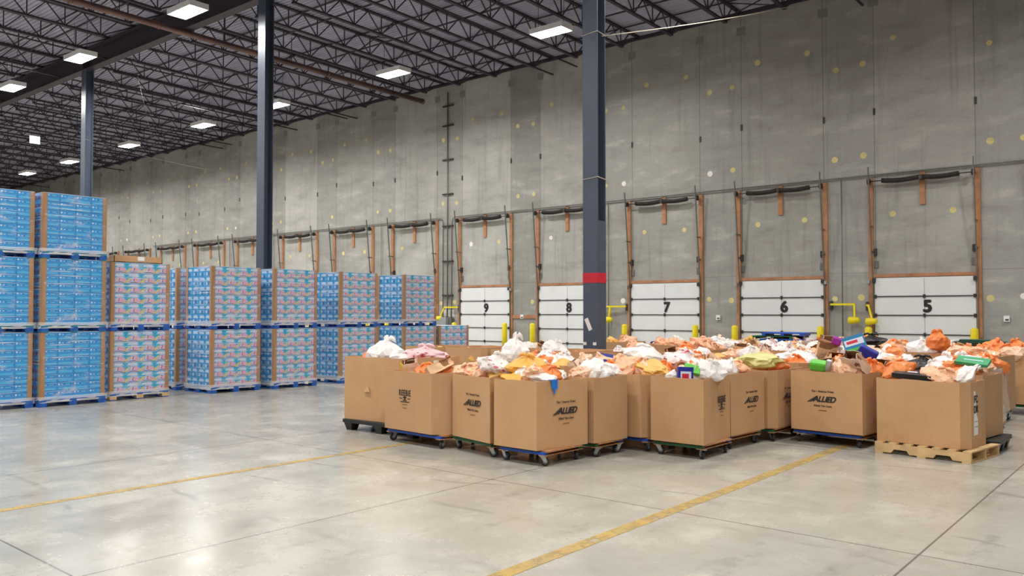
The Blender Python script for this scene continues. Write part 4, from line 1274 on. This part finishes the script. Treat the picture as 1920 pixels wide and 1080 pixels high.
bagat('r', 1, (-6.75, 7.9, 1.08), (.1, .3, .9), (.22, .18, .17), 'white bag with dark red letters on top of the slanted-logo box')
bagat('w', 1, (-6.0, 7.85, .98), (0, .1, .2), (.2, .15, .08), 'white bag lying flat against the rim beside the blue tape')
bagat('w', 0, (-9.0, 12.2, 1.1), (.2, .3, .2), (.2, .16, .16), 'white bag draped over a rim in front of the red-banded column')
bagat('y', 1, (-5.5, 9.55, 1.02), (.3, .2, .2), (.2, .16, .12), 'yellow-orange bag on top of the recessed plain box')
bagat('w', 2, (-6.1, 10.35, 1.1), (.0, .2, .9), (.27, .22, .17), 'large white bag mounded in the centre of the heap')
bagat('r', 0, (-5.5, 10.4, 1.08), (0, .2, .2), (.25, .2, .16), 'large white bag with dark lettering right of centre of the heap')
bagat('y', 1, (-4.82, 11.3, 1.06), (0, 0, .7), (.3, .24, .16), 'pale lime see-through bag on the half hidden box', mat=M['limeb'])
t_ = MB(M['brown']).tube([(.09 * math.cos(a), .09 * math.sin(a), 0) for a in [i * 2 * math.pi / 16 for i in range(14)]], .022, 8)
o = t_.build('brown_ring'); o.location = (-4.95, 9.35, 1.05); o.rotation_euler = (.9, .2, .8); tag(o, 'curved brown loop lying on bags in the broad plain-fronted box', 'handle')
solid('green_packet', 'bright green packet in the broad plain-fronted box next to the brown loop', 'packet', (-4.8, 9.3, 1.05), (.9, .2, .4), (.2, .12, .05), M['green'])
bagat('w', 0, (-4.62, 9.45, 1.04), (.5, .2, .3), (.16, .13, .15), 'white bag at the right rim of the broad plain-fronted box')
def cereal(e):
    e.box(-.13, .13, -.052, -.05, -.03, .06, M['c_white']); e.box(-.1, .05, -.054, -.052, 0, .04, M['c_red']); e.box(-.15, .15, -.053, -.05, -.11, -.07, M['green'])
solid('detergent_box', 'teal and green printed carton standing tilted on the heap above the yellow line', 'carton', (-3.82, 12.35, 1.3), (-.2, -.32, .3), (.3, .1, .22), M['teal'], .004, cereal)
solid('blue_packet', 'deep blue packet leaning under the teal printed carton', 'packet', (-3.62, 12.2, 1.14), (.3, .5, .3), (.26, .12, .24), M['navy'], .02)
solid('purple_packet', 'small purple packet left above the teal printed carton', 'packet', (-4.35, 13.2, 1.3), (.2, .3, .3), (.14, .1, .12), M['purple'], .02)
solid('green_bag', 'bright green folded bag at the front of the box over the yellow line', 'packet', (-3.98, 11.35, 1.03), (.3, .1, .1), (.22, .16, .13), M['green'], .03)
solid('silver_can', 'silver and green can in the box over the yellow line', 'can', (-3.83, 11.3, 1.04), (.2, .2, .2), (.08, .08, .16), M['zinc'], .02)
bagat('b', 1, (-4.0, 12.0, 1.05), (1.2, .1, .5), (.15, .15, .18), 'brown paper bag with dark open mouth facing the camera above the green bag')
bagat('b', 2, (-4.55, 13.3, 1.12), (.5, .2, .5), (.19, .17, .2), 'upright tan paper bag on the heap in front of the bollard left of door five')
bagat('w', 1, (-4.1, 13.4, 1.12), (0, .2, .3), (.26, .2, .17), 'large white bag heaped left of the teal printed carton')
bagat('l', 1, (-3.5, 11.4, 1.04), (.9, .1, -.2), (.17, .15, .2), 'pale paper bag leaning on the rim of the box over the yellow line')
def case(e):
    e.box(-.2, .2, -.14, .14, .032, .036, M['blk']); e.box(-.08, .04, -.02, .02, .036, .038, M['c_white']); e.box(-.03, .01, .04, .07, .036, .038, M['c_red'])
solid('black_case', 'flat black case with small red and white mark lying on the wooden pallet box', 'case', (-2.75, 11.2, .97), (.16, .05, -.1), (.46, .24, .06), M['blk'], .008, case)
bagat('o', 2, (-2.98, 11.35, 1.0), (.2, -.4, .2), (.2, .16, .13), 'flattened orange bag left of the black case')
bagat('p', 1, (-2.42, 11.2, .97), (.4, .2, .1), (.2, .14, .13), 'pale orange lettered bag right of the black case')
bagat('w', 0, (-2.2, 11.25, .98), (.3, .8, .6), (.07, .12, .2), 'narrow white bag strip at the right rim of the wooden pallet box')
bagat('k', 0, (-2.9, 12.2, 1.05), (.1, 0, .5), (.19, .15, .13), 'shiny black bag on top behind the wooden pallet box')
def lid(e): e.box(-.1, .12, -.01, .01, .021, .023, M['c_white'])
solid('green_tray', 'green card box lid with white lettering behind the orange bags at right', 'lid', (-2.25, 11.98, 1.12), (.35, .1, -.05), (.38, .2, .04), M['ggreen'], .004, lid)
o = MB(M['dkgreen']).box(-.42, .42, -.22, .22, 0, .05).box(-.36, .36, -.17, .17, .05, .09).box(-.45, .45, -.25, .25, .03, .05).build('green_plastic_lid', None, .012); o.location = (-3.35, 18.6, 1.12); o.rotation_euler = (0, 0, .1)  # loose dark green plastic lid with a raised middle
tag(o, 'dark green plastic lid lying over a rear box at right under door five', 'tray')
bagat('o', 0, (-3.75, 16.9, 1.18), (0, 0, .2), (.19, .16, .24), 'clear-topped orange bag standing tallest at the rear right')
bagat('k', 0, (-4.9, 16.8, 1.2), (0, 0, .2), (.25, .2, .15), 'small dark bag beside a white label at the rear right')
# stacked blue and green pallets behind the heap
for i, (dx, m) in enumerate(((0, 'dblue'), (.1, 'dblue'), (-.1, 'dgreen'), (.12, 'dblue'))):
    o = MB(M[m]).box(-.5, .5, -.45, .45, 0, .025).box(-.48, -.4, -.45, .45, -.05, 0).box(.4, .48, -.45, .45, -.05, 0).box(-.04, .04, -.45, .45, -.05, 0).build('stacked_dolly', None, .004)
    o.location = (-7.95 + dx, 20.1, 1.0 + i * .075); o.rotation_euler = (0, 0, .05 * i)
    tag(o, '%s painted frame stacked behind the heap below door six, %s of the pile' % ('green' if m == 'dgreen' else 'blue', ('lowest', 'second', 'third', 'topmost')[i]), 'dolly frame', 'painted frames stacked behind the heap')
